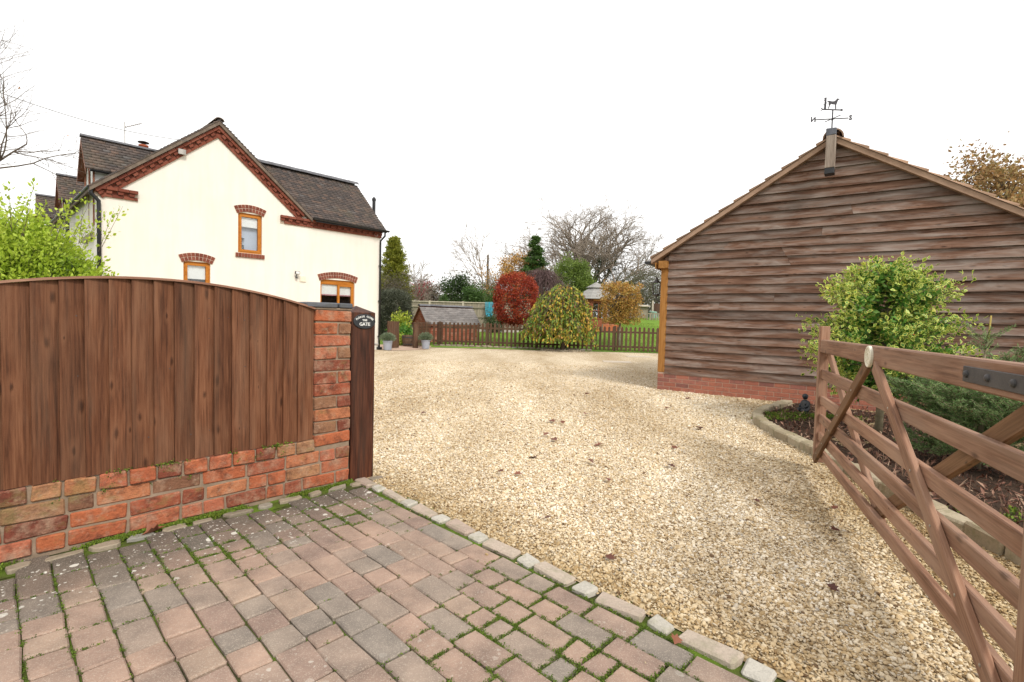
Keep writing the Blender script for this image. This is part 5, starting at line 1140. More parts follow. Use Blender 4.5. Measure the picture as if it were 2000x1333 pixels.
hd.lathe([(.001, -.012), (.006, -.008), (.007, .0), (.004, .010), (.001, .014)], 8, (0, -.033, -.004))
for sx in (-1, 1): hd.lathe([(.001, -.018), (.006, -.012), (.007, 0), (.006, .012), (.001, .016)], 8, (sx * .033, .002, -.002)); hd.lathe([(.001, -.003), (.006, 0), (.001, .003)], 8, (sx * .012, -.030, .006))
hd.lathe([(.001, -.003), (.008, 0), (.001, .003)], 8, (0, -.030, -.018)); hd.obj('head', M['statue'], stt, loc=(0, -.012, .212), rot=(R(14), 0, 0), smooth=True)
MB().lathe([(.085, 0), (.098, .006), (.098, .016), (.08, .022)], 20, (0, -.03, -.012)).obj('base', M['statue'], stt, smooth=True)
# ------------------------------------------------------------------ fallen leaves, one by one
def fallen(x, y, sz, label, group=None, z=0.017, tone=.4, mat='deadleaf', curl=.35):
    nl = 7; V = []; F = []
    out_ = [(0, 0), (.3, .14), (.34, .36), (.52, .26), (.6, .40), (.75, .16), (1, 0), (.75, -.18), (.62, -.38), (.5, -.24), (.32, -.34), (.3, -.12)]
    sz *= 1.35; V = [(.45, 0, .0)] + [(a, b * random.uniform(.8, 1.2), curl * (abs(b) * .9 + .12 * random.random()) * random.uniform(.6, 1.3)) for a, b in out_]; n_ = len(out_)
    F = [(0, 1 + i, 1 + (i + 1) % n_) for i in range(n_)]; V = np.array(V) * sz
    me = fast_mesh('fallen_leaf', V, F, M[mat], np.full(len(V), tone)); o = put(bpy.data.objects.new('fallen_leaf', me), None, (x, y, z), (R(random.gauss(0, 10)), R(random.gauss(0, 10)), random.uniform(0, 6.28)))
    return tag(o, label, 'leaf', group)
for (x, y, sz) in [(.53, 5.8, .09), (.62, 5.72, .06), (.41, 4.99, .09), (.92, 4.84, .08), (1.58, 4.85, .07), (1.38, 4.08, .07), (.25, 4.28, .08), (.03, 3.81, .06), (-.09, 3.86, .05), (.71, 4.14, .06), (.75, 3.68, .05), (.55, 2.46, .05), (.21, 2.94, .05), (1.66, 3.38, .05), (2.9, 8.0, .09), (2.25, 6.99, .08), (.35, 5.1, .07), (1.0, 6.4, .07), (-.3, 7.2, .08), (1.2, 8.1, .09), (-1.1, 6.1, .07), (1.9, 2.9, .05), (2.2, 3.3, .05), (1.5, 2.2, .05)]:
    fallen(x, y, sz, 'small curled dark red-brown leaf lying on the pale gravel', 'dead leaves scattered over the gravel', tone=random.random() * .8)
fallen(2.15, 5.62, .10, 'almost black curled leaf on the gravel in front of the barn plinth', tone=0.0)
fallen(.66, 1.87, .045, 'pale red broken leaf lying on a pink sett at the gravel edge', tone=.95, z=.016)
fallen(-1.86, 2.69, .085, 'folded orange-brown leaf standing against the foot of the brick wall', tone=1.0, curl=.9, mat='deadleaf', z=.02)
fallen(3.02, 5.25, .09, 'reddish leaf caught against the outside of the bed edging', tone=.8)

# ------------------------------------------------------------------ privet and bare cherry at the left edge
pv = empty('privet_bush', (-5.85, 5.75, 0.05)); tag(pv, 'bright yellow-green privet bush rising behind the arched fence panel', 'shrub')
rng = np.random.default_rng(12); segs = []; P = []; D = []; tone = []
for i in range(2300):      # leafy shoots filling a broad dome
    dv = unit(rng.normal(size=3)); dv[2] = abs(dv[2]) * 1.2 - .25; rr = rng.random() ** .33; e = np.array([1.35, 1.0, 1.02]) * dv * rr + np.array([0, 0, 1.15]); e[2] += .10 * math.sin(e[0] * 4 + 1) + .06 * math.sin(e[1] * 7)
    ax = unit(dv + np.array([0, 0, .9])); b0 = e - ax * .30; segs.append((*b0, *e, .003, .0012)); tn = rng.random()
    m_ = 46; t_ = rng.random(m_); o = rng.normal(size=(m_, 3)) * .038; P.append(b0 + (e - b0) * t_[:, None] * 1.1 + o); D.append(unit(o) + ax * .9); tone.append(np.clip(.10 + .35 * tn + .30 * t_ + .25 * rng.random(m_), 0, 1))
for i in range(60):       # loose sprigs standing out of the top
    a = rng.random() * 6.28; r0 = rng.random() ** .5; b0 = np.array([1.15 * r0 * math.cos(a), .85 * r0 * math.sin(a), 1.85 + .25 * (1 - r0)]); e = b0 + np.array([.16 * math.cos(a), .1 * math.sin(a), .22 + .30 * rng.random()]) + rng.normal(size=3) * .05; segs.append((*b0, *e, .004, .0015))
    m_ = 24; t_ = rng.random(m_); o = rng.normal(size=(m_, 3)) * .024; P.append(b0 + (e - b0) * t_[:, None] + o); D.append(unit(o) + unit(e - b0)); tone.append(.5 + .5 * rng.random(m_))
for i in range(14): e = rng.normal(size=3) * np.array([.5, .4, .2]) + np.array([0, 0, 1.1]); segs.append((.1 * rng.normal(), .1 * rng.normal(), -.05, *e, .025, .012))
put(bpy.data.objects.new('branches', tubes_mesh('branches', segs, M['bark'], 4)), pv)
dk = ellip_pts(26000, (0, 0, 1.0), (1.15, .85, .88), .55, rng, -.6); P.append(dk); D.append(unit(dk - np.array([0, 0, .9]))); tone.append(.22 * rng.random(len(dk)))  # inner leaves coloured dark to paint shade into the gaps
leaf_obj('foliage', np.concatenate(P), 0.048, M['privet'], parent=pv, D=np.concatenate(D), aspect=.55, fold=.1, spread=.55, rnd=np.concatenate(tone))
ct = empty('bare_cherry_tree', (-8.1, 6.6, 0)); tag(ct, 'nearly leafless tree reaching thin bare twigs in from the left edge', 'tree')
cfg = [dict(n=5, wander=.05, up=.05, kids=9, ang=42, ratio=.62, taper=.6), dict(n=7, wander=.10, up=.03, kids=8, ang=45, ratio=.6, taper=.35), dict(n=7, wander=.12, up=.03, kids=7, ang=42, ratio=.5, taper=.3), dict(n=6, wander=.14, up=.02, kids=4, ang=40, ratio=.5, taper=.3), dict(n=4, wander=.12, up=.02, kids=0, ang=40, ratio=.5, taper=.4)]
o, S, tips = branches('branches', 21, cfg, (0, 0, 0), (.02, 0, 1), 3.9, .05, M['bark'], ct, 5)
leaf_obj('last_leaves', tips[RNG.choice(len(tips), 16), :3], 0.06, M['cherryleaf'], parent=ct, aspect=.6)
# ------------------------------------------------------------------ picket fence at the end of the drive
def picket_run(A, B, label, posts, h=1.02, pitch=0.176, group=None, mat='picket', first=0.0):
    A, B = Vector((*A, 0)), Vector((*B, 0)); L_ = (B - A).length; al = math.atan2((B - A).y, (B - A).x)
    o = empty('picket_fence', A, al); tag(o, label, 'fence', group)
    for z in (0.20, 0.80): plank(o, 'rail', (0, 0.03, z), (L_, 0.03, z), 0.075, 0.03, M[mat])
    x = first + .06; me = None
    while x < L_ - .03:
        if me is None:
            hw_ = .044; prof = [(0.04, -hw_), (h - .06, -hw_), (h - .02, -hw_ * .65), (h, 0), (h - .02, hw_ * .65), (h - .06, hw_), (0.04, hw_)]
            n_ = len(prof); me = MB().add([(a, b, -.009) for a, b in prof] + [(a, b, .009) for a, b in prof], [tuple(range(n_)), tuple(range(n_, 2 * n_))[::-1]] + [(i, (i + 1) % n_, (i + 1) % n_ + n_, i + n_) for i in range(n_)]).mesh('picket', M[mat])
        m4 = GR.to_4x4(); m4.translation = (x, 0.004, random.uniform(-.012, .012)); put(bpy.data.objects.new('picket', me), o, mtx=m4); x += pitch + random.uniform(-.006, .006)
    for x in posts: plank(o, 'post', (x, .085, -.1), (x, .085, h + .02), .09, .09, M[mat])
    return o
picket_run((-3.42, 21.55), (9.2, 19.98), 'long brown picket fence between the gravel drive and the lawn', [0.3, 2.4, 4.5, 6.2, 7.7, 9.5, 11.4])
picket_run((-3.70, 19.5), (-3.45, 21.4), 'short return of brown pickets running back from the garden gateway post', [], first=.1)
gpo = empty('gateway_post', (-3.72, 19.3, 0), R(35)); tag(gpo, 'stout brown gateway post beside the grey lavender pot at the patio', 'post')
plank(gpo, 'post', (0, 0, -.1), (0, 0, 0.97), .17, .15, M['picket']); MB().box((-.1, -.09, .97), (.1, .09, .99)).obj('cap', M['picket'], gpo)
stn = empty('stone_edging', (-3.3, 21.2, 0)); tag(stn, 'low mossy stone edging along the foot of the picket fence', 'edging')
for i in range(26):
    f_ = i / 26; x = -3.2 + 6.6 * f_; y = 21.38 - .124 * (x + 3.42) - .12; MB().cbox((-.11, -.06, -.05), (.11, .06, .07 + random.uniform(-.02, .02)), .02, .012).obj('stone', M['wallstone'], stn, loc=(x + 3.3, y - 21.2, 0), rot=(0, 0, random.uniform(-.3, .3)))
ring_ = empty('stone_ring', (2.05, 20.15, 0)); tag(ring_, 'ring of low mossy stones round the foot of the weeping tree', 'edging')
for i in range(16):
    a = PI + PI * (i + .5) / 16; MB().cbox((-.09, -.05, -.05), (.09, .05, .06), .02, .01).obj('stone', M['wallstone'], ring_, loc=(.85 * math.cos(a), .42 * math.sin(a), 0), rot=(0, 0, a + PI / 2))
for i, (p, lab) in enumerate((((3.21, 15.23), 'nearer pale rectangular drain cover set in the gravel'), ((4.51, 17.79), 'farther pale rectangular drain cover set in the gravel'))):
    o = MB().cbox((-.42, -.3, -.02), (.42, .3, .006), .004).obj('drain_cover', M['manhole'], loc=(*p, 0), rot=(0, 0, -.1)); tag(o, lab, 'drain cover', 'drain covers in the gravel')
# pots, barrel, little fence by the house
def pot(p, lab):
    o = empty('lavender_pot', p); tag(o, lab, 'plant pot', 'grey lavender pots')
    MB().lathe([(.125, 0), (.135, .01), (.165, .30), (.178, .30), (.178, .33), (.16, .33), (.15, .28)], 20).obj('pot', M['pot'], o)
    P = ellip_pts(2600, (0, 0, .40), (.26, .26, .20), .9, zmin=-.35); leaf_obj('foliage', P, .055, M['lavender'], parent=o, D=unit(P - np.array([0, 0, .25])) * 1.5, aspect=.16, spread=.5); return o
pot((-4.40, 17.75, .006), 'grey pot of lavender beside the corner of the cottage'); pot((-3.27, 19.0, .006), 'grey pot of lavender beside the garden gateway post')
bl = empty('barrel_planter', (-4.15, 20.5, .006)); tag(bl, 'wooden half-barrel planter behind the gateway post', 'planter')
for k in range(16):
    a0_, a1_ = 2 * PI * k / 16 + .012, 2 * PI * (k + 1) / 16 - .012; V = []
    for z, r_ in ((0, .29), (.22, .34), (.44, .35)):
        for a in (a0_, a1_): V += [(r_ * math.cos(a), r_ * math.sin(a), z), ((r_ - .03) * math.cos(a), (r_ - .03) * math.sin(a), z)]
    MB().add(V, [(0, 2, 6, 4), (4, 6, 10, 8), (1, 3, 7, 5), (5, 7, 11, 9), (8, 10, 11, 9), (0, 1, 5, 4), (4, 5, 9, 8), (2, 3, 7, 6), (6, 7, 11, 10)]).obj('stave', M['barrel'], bl)
for z, r_ in ((.06, .306), (.34, .349)): MB().lathe([(r_, z), (r_ + .006, z), (r_ + .008, z + .045), (r_ + .002, z + .045)], 32).obj('hoop', M['iron'], bl)
MB().lathe([(.32, .36), (.30, .38), (.01, .40)], 20).obj('soil', M['soil'], bl)
sf = empty('board_fence', (-4.62, 18.55, 0), R(60)); tag(sf, 'short close-board fence piece between the cottage corner and the patio', 'fence')
for k in range(6): m4 = GR.to_4x4(); m4.translation = (k * .105, 0, 0); MB().cbox((0.02, 0, -.01), (1.02 + random.uniform(-.01, .01), .10, .006), .003).obj('board', M['picket'], sf, mtx=m4)
plank(sf, 'rail', (0, .03, .25), (.62, .03, .25), .06, .03, M['picket']); plank(sf, 'rail', (0, .03, .85), (.62, .03, .85), .06, .03, M['picket'])
def shrub(name, label, c, r, n, size, mat, cat='shrub', nc=60, cs=.12, group=None, seed=1, shell=.5, aspect=.5, power=2.0, stem=True, up=0., D=None, zmin=-1.0, spread=1.0):
    rng = np.random.default_rng(seed); o = empty(name, (c[0], c[1], c[2] - r[2])); tag(o, label, cat, group)
    P, t_, off = clumpy(n, nc, (0, 0, r[2]), r, cs, shell, rng, zmin, power)
    P[:, 2] = np.maximum(P[:, 2], 0.02)
    leaf_obj('foliage', P, size, M[mat], parent=o, D=off * .8 if D is None else D, aspect=aspect, rnd=np.clip(t_ * .55 + .45 * rng.random(n), 0, 1), rng=rng, up=up, spread=spread)
    if stem:
        segs = []
        for i in range(10): e = rng.normal(size=3) * np.array(r) * .45 + np.array([0, 0, r[2]]); segs.append((0, 0, -.3, *e, .03 * r[2], .008))
        put(bpy.data.objects.new('stems', tubes_mesh('stems', segs, M['bark'], 4)), o)
    return o
c = at(783, 632, 22.3); shrub('yellow_shrub', 'bright golden yellow shrub behind the patio', (c.x, c.y, .95), (.36, .34, .36), 1100, .10, 'yellowshrub', cs=.10, seed=2)
c = at(787, 650, 21.6); shrub('leafy_plant', 'fresh green leafy plant below the golden shrub', (c.x, c.y, .42), (.42, .35, .34), 700, .16, 'plantgreen', cs=.1, seed=3, aspect=.3)
c = at(775, 660, 20.8); shrub('edging_plant', 'pale variegated low plant spreading onto the patio', (c.x, c.y, .22), (.45, .3, .22), 900, .07, 'yellowshrub', cs=.08, seed=4)
c = at(768, 603, 24.5); shrub('clipped_evergreen', 'clipped grey-green evergreen bush beside the cottage corner', (c.x, c.y, 1.25), (.85, .8, 1.22), 34000, .065, 'hedge', cs=.055, nc=1600, seed=5, shell=.30, power=3.2)
# ------------------------------------------------------------------ brick kennel with tiled roof
kn = empty('brick_kennel', (-3.78, 22.4, 0), R(36)); tag(kn, 'small brick outbuilding with grey tiled roof behind the picket fence', 'outbuilding')
KW, KL, KE, KA = 1.40, 2.6, 1.02, 1.72        # y width, x length
b0 = MB().add([(0, 0, 0), (0, KW, 0), (0, KW, KE), (0, KW / 2, KA - .06), (0, 0, KE), (KL, 0, 0), (KL, KW, 0), (KL, KW, KE), (KL, KW / 2, KA - .06), (KL, 0, KE)], [(0, 1, 2, 3, 4), (5, 6, 7, 8, 9), (0, 5, 9, 4), (1, 6, 7, 2)])
kb_ = b0.obj('wall', M['pmortar'], kn)
for r_ in range(13):
    x = -.002 - (.1 if r_ % 2 else 0); zc = .04 + .075 * r_
    while x < KL:
        a, b = max(x, 0), min(x + .215, KL); x += .225
        if b - a > .05: brick(kb_, (a + b) / 2, zc, round(b - a, 3), .065, M['kennelbrick'], y=.0, depth=.03, var=0, jit=.0005, ch=.003)
for r_ in range(20):
    zc = .04 + .075 * r_; lim = 0 if zc < KE - .05 else (zc - KE + .06) * (KW / 2) / (KA - KE); y = lim
    while y < KW - lim - .05: ln = min(.215, KW - lim - y); brick(kb_, 0, zc, round(ln, 2), .065, M['kennelbrick'], y=y + ln / 2, depth=.03, var=0, rot=(0, 0, PI / 2), jit=.0005, ch=.003); y += .225
kr = MB(); sl_ = (KA - KE) / (KW / 2)
for sg in (0, 1):
    ye = -.14 if sg == 0 else KW + .14; ze = KE - .14 * sl_
    kr.add([(-.1, KW / 2, KA), (KL + .1, KW / 2, KA), (KL + .1, ye, ze), (-.1, ye, ze), (-.1, KW / 2, KA - .05), (KL + .1, KW / 2, KA - .05), (KL + .1, ye, ze - .05), (-.1, ye, ze - .05)], [(0, 1, 2, 3), (4, 5, 6, 7), (0, 3, 7, 4), (1, 2, 6, 5), (2, 3, 7, 6)])
kroof = kr.obj('roof', M['brownwood'], kn); ang = math.atan(sl_); rows = []
for k in range(9): rows.append(((-.12, -.15 + k * .118 * math.cos(ang), KE - .14 * sl_ + .012 + k * .118 * math.sin(ang)), (KL + .12, -.15 + k * .118 * math.cos(ang), KE - .14 * sl_ + .012 + k * .118 * math.sin(ang))))
tiled('roof_tiles', rows, (0, .15 * math.cos(ang), .15 * math.sin(ang)), kroof, M['kenneltile'], tw=.28, seed=41, th=.02)
ridge(kroof, ((-.12, KW / 2, KA + .02), (KL + .12, KW / 2, KA + .02)), 5, .10, M['kenneltile'].copy() if False else M['ridgetile'])
# ------------------------------------------------------------------ back fence with concrete posts, and the hose over it
bf = empty('back_fence', (-7.0, 30.2, .35)); tag(bf, 'grey close-board boundary fence with pale concrete posts at the back of the garden', 'fence')
xx = 0.0
for i in range(5):
    plank(bf, 'concrete_post', (xx, 0, -.4), (xx, 0, 1.86), .12, .12, M['concrete'], ch=.01)
    if i < 4:
        for z in (.35, .95, 1.5): plank(bf, 'rail', (xx + .06, -.05, z), (xx + 1.94, -.05, z), .08, .05, M['greyfence'])
        plank(bf, 'capping', (xx + .06, -.02, 1.80), (xx + 1.94, -.02, 1.80), .06, .10, M['concrete'])
        me = None
        for k in range(18):
            m4 = GR.to_4x4(); m4.translation = (xx + .07 + k * .104, -.01, -.05)
            if me is None: me = MB().add([(0, 0, -.012), (0, .11, -.002), (0, .11, .006), (0, 0, .004), (1.83, 0, -.012), (1.83, .11, -.002), (1.83, .11, .006), (1.83, 0, .004)], [(0, 1, 5, 4), (1, 2, 6, 5), (2, 3, 7, 6), (3, 0, 4, 7), (4, 5, 6, 7)]).mesh('board', M['greyfence'])
            put(bpy.data.objects.new('board', me), bf, mtx=m4)
    xx += 2.0
hz = MB(); c = at(957, 593, 30.0)
for k in range(7):
    x0 = -.26 + .075 * k + random.uniform(-.02, .02); dp = random.uniform(.85, 1.0); x1 = x0 * .6 + random.uniform(-.03, .03); pts = []
    for i in range(13): t_ = i / 12; a = PI * t_; pts.append((x0 + (x1 - x0) * math.sin(a) * .6 + .09 * (t_ - .5), -.06 - .05 * math.sin(a), -dp * math.sin(a) ** .8))
    hz.tube(pts, .02, 6)
tag(hz.obj('hanging_hose', M['teal'], None, loc=(c.x, 30.0, c.z + .08)), 'turquoise hose hanging in loops over the back fence', 'hose')
shrub('fence_shrub', 'dark green shrub below the turquoise hose', (at(968, 630, 29.2).x, 29.2, .95), (.55, .4, .6), 1600, .10, 'darkgreen', seed=6)
ws = MB().box((-3.2, 29.6, .35), (8, 29.75, .56)).obj('garden_kerb', M['white_kerb']); tag(ws, 'pale low kerb along the far side of the lawn', 'kerb')
# ------------------------------------------------------------------ feature trees of the lawn
def trunk_of(o, h, r_, mat, lean=(0, 0)): return MB().tube([(0, 0, -.3), (lean[0] * .5, lean[1] * .5, h * .5), (lean[0], lean[1], h)], [r_, r_ * .85, r_ * .7], 8).obj('trunk', M[mat], o, smooth=True)
def crown_tree(name, label, c, base, r, cz, n, size, mat, trunk_mat='bark_pale', tr=.06, seed=1, cs=.09, nc=260, shell=.35, power=2.0, aspect=.55, nbr=60, group=None, zmin=-1.0):
    rng = np.random.default_rng(seed); o = empty(name, (c[0], c[1], base)); tag(o, label, 'tree', group)
    trunk_of(o, cz, tr, trunk_mat); P, t_, off = clumpy(n, nc, (0, 0, cz), r, cs, shell, rng, zmin, power)
    leaf_obj('crown', P, size, M[mat], parent=o, D=off * .8, aspect=aspect, rnd=np.clip(t_ * .5 + .5 * rng.random(n), 0, 1), rng=rng)
    E_ = ellip_pts(nbr, (0, 0, cz), np.array(r) * .92, .5, rng, zmin, power); segs = [(0, 0, cz - r[2] * .75 + rng.random() * r[2] * .9, *e, tr * .3, .006) for e in E_]
    put(bpy.data.objects.new('branches', tubes_mesh('branches', segs, M['bark'], 4)), o); return o
c = at(1008, 590, 22.6); crown_tree('copper_beech', 'domed copper-red clipped tree on the lawn behind the picket fence', (c.x, 22.6), .1, (.98, .95, 1.16), 2.0, 15000, .072, 'redbeech', seed=7, nc=900, cs=.055, shell=.22, power=2.6)
c = at(1212, 595, 22.5); crown_tree('golden_hornbeam', 'square-clipped golden autumn tree right of the summerhouse', (c.x, 22.5), .1, (.84, .8, .90), 1.95, 10500, .07, 'golden', seed=8, nc=700, cs=.05, shell=.5, power=12.0, nbr=200)
wt = empty('weeping_tree', (2.05, 20.15, 0)); tag(wt, 'weeping tree with yellow and green leaves in front of the picket fence', 'tree')
MB().tube([(0, 0, -.1), (.03, 0, .7), (-.02, .02, 1.5), (0, 0, 2.3)], [.085, .07, .06, .05], 9).obj('trunk', M['bark'], wt, smooth=True)
rng = np.random.default_rng(14); segs = []; P = []; D = []; tone = []
for i in range(330):
    a = rng.random() * 6.28; rr = .30 + 1.02 * rng.random() ** .8; zt = 2.42 + .40 * rng.random() * (1.3 - rr * .6); zb_ = .32 + .6 * rng.random(); tn = rng.random(); q = np.array([0, 0, 2.2])
    for k in range(12):
        t_ = (k + 1) / 12; rad_ = rr * (.38 * min(1, t_ * 2.4) ** .8 + .76 * t_); z = zt - (t_ ** 1.45) * (zt - zb_) + (.0 if t_ > .1 else -.1)
        e = np.array([rad_ * math.cos(a) * 1.06 - .18 * t_, rad_ * math.sin(a) * .85, z]) + rng.normal(size=3) * .03; segs.append((*q, *e, .012 * (1 - t_) + .003, .011 * (1 - t_) + .003))
        if k > 1:
            for j in range(5): P.append(q + (e - q) * rng.random() + rng.normal(size=3) * .05); D.append(unit(e - q) + np.array([0, 0, -.7])); tone.append(.5 * tn + .5 * rng.random())
        q = e
put(bpy.data.objects.new('branches', tubes_mesh('branches', segs, M['bark'], 4)), wt); leaf_obj('foliage', np.array(P), .125, M['weeper'], parent=wt, D=np.array(D), aspect=.5, spread=.6, rnd=np.array(tone))
# ------------------------------------------------------------------ summerhouse
c = at(1165, 640, 29); sh = empty('summerhouse', (c.x, 29.6, .72)); tag(sh, 'octagonal timber summerhouse with grey shingled roof and glazed door', 'summerhouse')
oc = [(1.12 * math.cos(R(22.5 + 45 * k)), 1.12 * math.sin(R(22.5 + 45 * k))) for k in range(8)]; zE = 1.80
MB().add([(x, y, 0) for x, y in oc] + [(x, y, .62) for x, y in oc], [(i, (i + 1) % 8, (i + 1) % 8 + 8, i + 8) for i in range(8)]).obj('wall', M['summerwood'], sh)
for k in range(8):
    (x0, y0), (x1, y1) = oc[k], oc[(k + 1) % 8]; plank(sh, 'post', (x0, y0, 0), (x0, y0, zE), .09, .09, M['summerwood']); A = Vector((x0, y0, 0)); B = Vector((x1, y1, 0)); u = (B - A).normalized(); al = math.atan2(u.y, u.x); L_ = (B - A).length
    f_ = MB(); frame_rect(f_, .06, L_ - .06, .62, zE - .18, .06, -.02, .02); f_.box((L_ / 2 - .02, -.018, .68), (L_ / 2 + .02, .018, zE - .24)).box((.12, -.016, 1.1), (L_ - .12, .016, 1.13)).box((.05, -.03, zE - .18), (L_ - .05, .03, zE))
    w_ = f_.obj('window', M['summerwood'], sh, loc=(x0, y0, 0), rot=(0, 0, al)); MB().box((.12, -.004, .68), (L_ - .12, .004, zE - .24)).obj('pane', M['glass'], w_)
def oct_roof(r0, z0, r1, z1, name, parent, rows_):
    mb = MB()
    for i in range(rows_):
        f0, f1 = i / rows_, (i + 1) / rows_; ra, rb = r0 + (r1 - r0) * f0, r0 + (r1 - r0) * f1 + .02; za, zb2 = z0 + (z1 - z0) * f0 + .02, z0 + (z1 - z0) * f1
        for k in range(8):
            a, b = R(22.5 + 45 * k), R(67.5 + 45 * k); p = lambda r_, an, z: (r_ * math.cos(an), r_ * math.sin(an), z)
            mb.add([p(ra, a, za), p(ra, b, za), p(rb, b, zb2), p(rb, a, zb2), p(ra, a, za - .03), p(ra, b, za - .03)], [(0, 1, 2, 3), (4, 5, 1, 0)])
    return mb.obj(name, M['shingle'], parent)
rr_ = oct_roof(1.42, zE - .02, .45, zE + .62, 'roof', sh, 7); oct_roof(.62, zE + .66, .02, zE + .98, 'cupola_roof', sh, 4)
MB().add([(.4 * math.cos(R(22.5 + 45 * k)), .4 * math.sin(R(22.5 + 45 * k)), z) for z in (zE + .55, zE + .7) for k in range(8)], [(i, (i + 1) % 8, (i + 1) % 8 + 8, i + 8) for i in range(8)]).obj('cupola', M['white'], sh)
MB().box((-.3, -1.16, zE - .15), (.2, -1.12, zE - .04)).obj('name_board', M['windowwood'], sh); MB().box((-.9, -.9, .05), (.9, .9, .1)).obj('floor', M['summerwood'], sh)
c = at(1195, 634, 27.8); op = empty('brick_planter', (c.x, 27.9, .45)); tag(op, 'orange brick planter beside the summerhouse door', 'planter')
ob = MB().box((-.5, -.2, 0), (.5, .2, .62)).obj('body', M['pmortar'], op)
for r_ in range(8):
    x = -.5 - (.11 if r_ % 2 else 0)
    while x < .5:
        a, b = max(x, -.5), min(x + .215, .5); x += .225
        if b - a > .04: brick(ob, (a + b) / 2, .04 + .077 * r_, round(b - a, 2), .067, M['orange'], y=-.2, depth=.03, var=0, jit=.0005, ch=.003)
# pale shed, water butt, pale picket fence at the right
c = at(1250, 635, 33); sd_o = empty('garden_shed', (c.x - .3, 33.0, .95), R(-8)); tag(sd_o, 'pale weathered garden shed beyond the lawn left of the barn post', 'shed')
for k in range(12): MB().cbox((-.75, -.02, k * .11), (.75, .0, k * .11 + .118), .004).obj('board', M['greyfence'], sd_o)
MB().box((-.74, .0, 0), (.74, 1.5, 1.3)).obj('body', M['greyfence'], sd_o); MB().add([(-.9, -.2, 1.34), (.9, -.2, 1.30), (.9, 1.6, 1.42), (-.9, 1.6, 1.46), (-.9, -.2, 1.40), (.9, -.2, 1.36), (.9, 1.6, 1.48), (-.9, 1.6, 1.52)], [(0, 3, 2, 1), (4, 5, 6, 7), (0, 1, 5, 4), (1, 2, 6, 5), (2, 3, 7, 6), (3, 0, 4, 7)]).obj('roof', M['concrete'], sd_o)
c = at(1273, 632, 33.5); wb = MB().lathe([(.26, 0), (.30, .05), (.33, .5), (.30, .9), (.28, .95), (.30, .97), (.25, 1.02), (.05, 1.05)], 20).obj('water_butt', M['butt'], None, smooth=True, loc=(c.x, 33.4, .95)); tag(wb, 'pale green water butt beside the garden shed', 'water butt')
a, b = at(1262, 632, 32), at(1320, 633, 32); o = picket_run((a.x, 32.0), (b.x + 3, 31.8), 'pale grey picket fence beyond the lawn beside the barn post', [.3, 2.2, 4.1], h=.85, mat='greyfence'); o.location.z = 1.0
a = at(1282, 612, 38); tf = empty('panel_fence', (a.x - .3, 38, .9)); tag(tf, 'dark brown fence panel with white posts beyond the water butt', 'fence')
for k in range(5): plank(tf, 'post', (k * 1.2, 0, 0), (k * 1.2, 0, 2.0), .12, .12, M['concrete'])
for k in range(48): m4 = GR.to_4x4(); m4.translation = (k * .1, .02, 0); MB().box((0, 0, 0), (1.8, .095, .02)).obj('board', M['picket'], tf, mtx=m4)
# ------------------------------------------------------------------ trees beyond the fence
def base_at(px, Y, z=.5): p = at(px, 625, Y); return (p.x, Y, z)
oak = empty('bare_oak', base_at(1143, 48)); tag(oak, 'big spreading leafless tree with ivy on its limbs beyond the garden', 'tree')
segs_all = []; tips_all = []; rng = np.random.default_rng(3)
cfgL = [dict(n=8, wander=.07, up=.045, kids=10, ang=36, ratio=.48, taper=.35, rr=.5), dict(n=7, wander=.11, up=.02, kids=6, ang=40, ratio=.55, taper=.35), dict(n=6, wander=.13, up=.01, kids=4, ang=40, ratio=.55, taper=.4), dict(n=5, wander=.15, up=0, kids=3, ang=40, ratio=.55, taper=.5), dict(n=4, wander=.15, up=0, kids=0, ang=40, ratio=.5, taper=.6)]
cfgL[0]['from'] = .32
for (dx, dy, dz, l_, r_) in ((-.95, 0, .55, 6.4, .17), (-.68, .2, .8, 6.9, .2), (-.38, .3, 1, 6.9, .22), (-.15, -.2, 1, 7.2, .24), (.06, .2, 1, 7.2, .28), (.25, -.2, 1, 7.0, .26), (.5, .2, .95, 6.7, .22), (.72, -.1, .8, 6.2, .2), (.95, .1, .6, 5.6, .18), (.2, .8, .9, 5.6, .18), (.1, -.8, .9, 5.4, .18), (-1.0, .1, .28, 5.6, .12), (1.1, 0, .28, 4.8, .13), (-.3, -.7, .8, 5.2, .15)):
    grow((0, 0, 1.9), (dx, dy, dz), l_, r_, 0, rng, segs_all, cfgL, tips_all)
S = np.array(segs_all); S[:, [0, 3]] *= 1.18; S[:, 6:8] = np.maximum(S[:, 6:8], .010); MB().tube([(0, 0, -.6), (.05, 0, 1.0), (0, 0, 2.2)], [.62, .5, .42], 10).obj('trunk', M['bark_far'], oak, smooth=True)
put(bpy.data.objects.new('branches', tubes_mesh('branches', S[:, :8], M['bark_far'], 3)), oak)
lim = S[(S[:, 8] == 0) & (S[:, 2] < 7.5) & (np.abs(S[:, 0]) < 2.8)]; k = RNG.integers(0, len(lim), 9000); tt = RNG.random((9000, 1)); P = lim[k, :3] + (lim[k, 3:6] - lim[k, :3]) * tt + RNG.normal(size=(9000, 3)) * (.10 + lim[k, 6:7] * .9)
leaf_obj('ivy', P, .14, M['ivy'], parent=oak, aspect=.8)
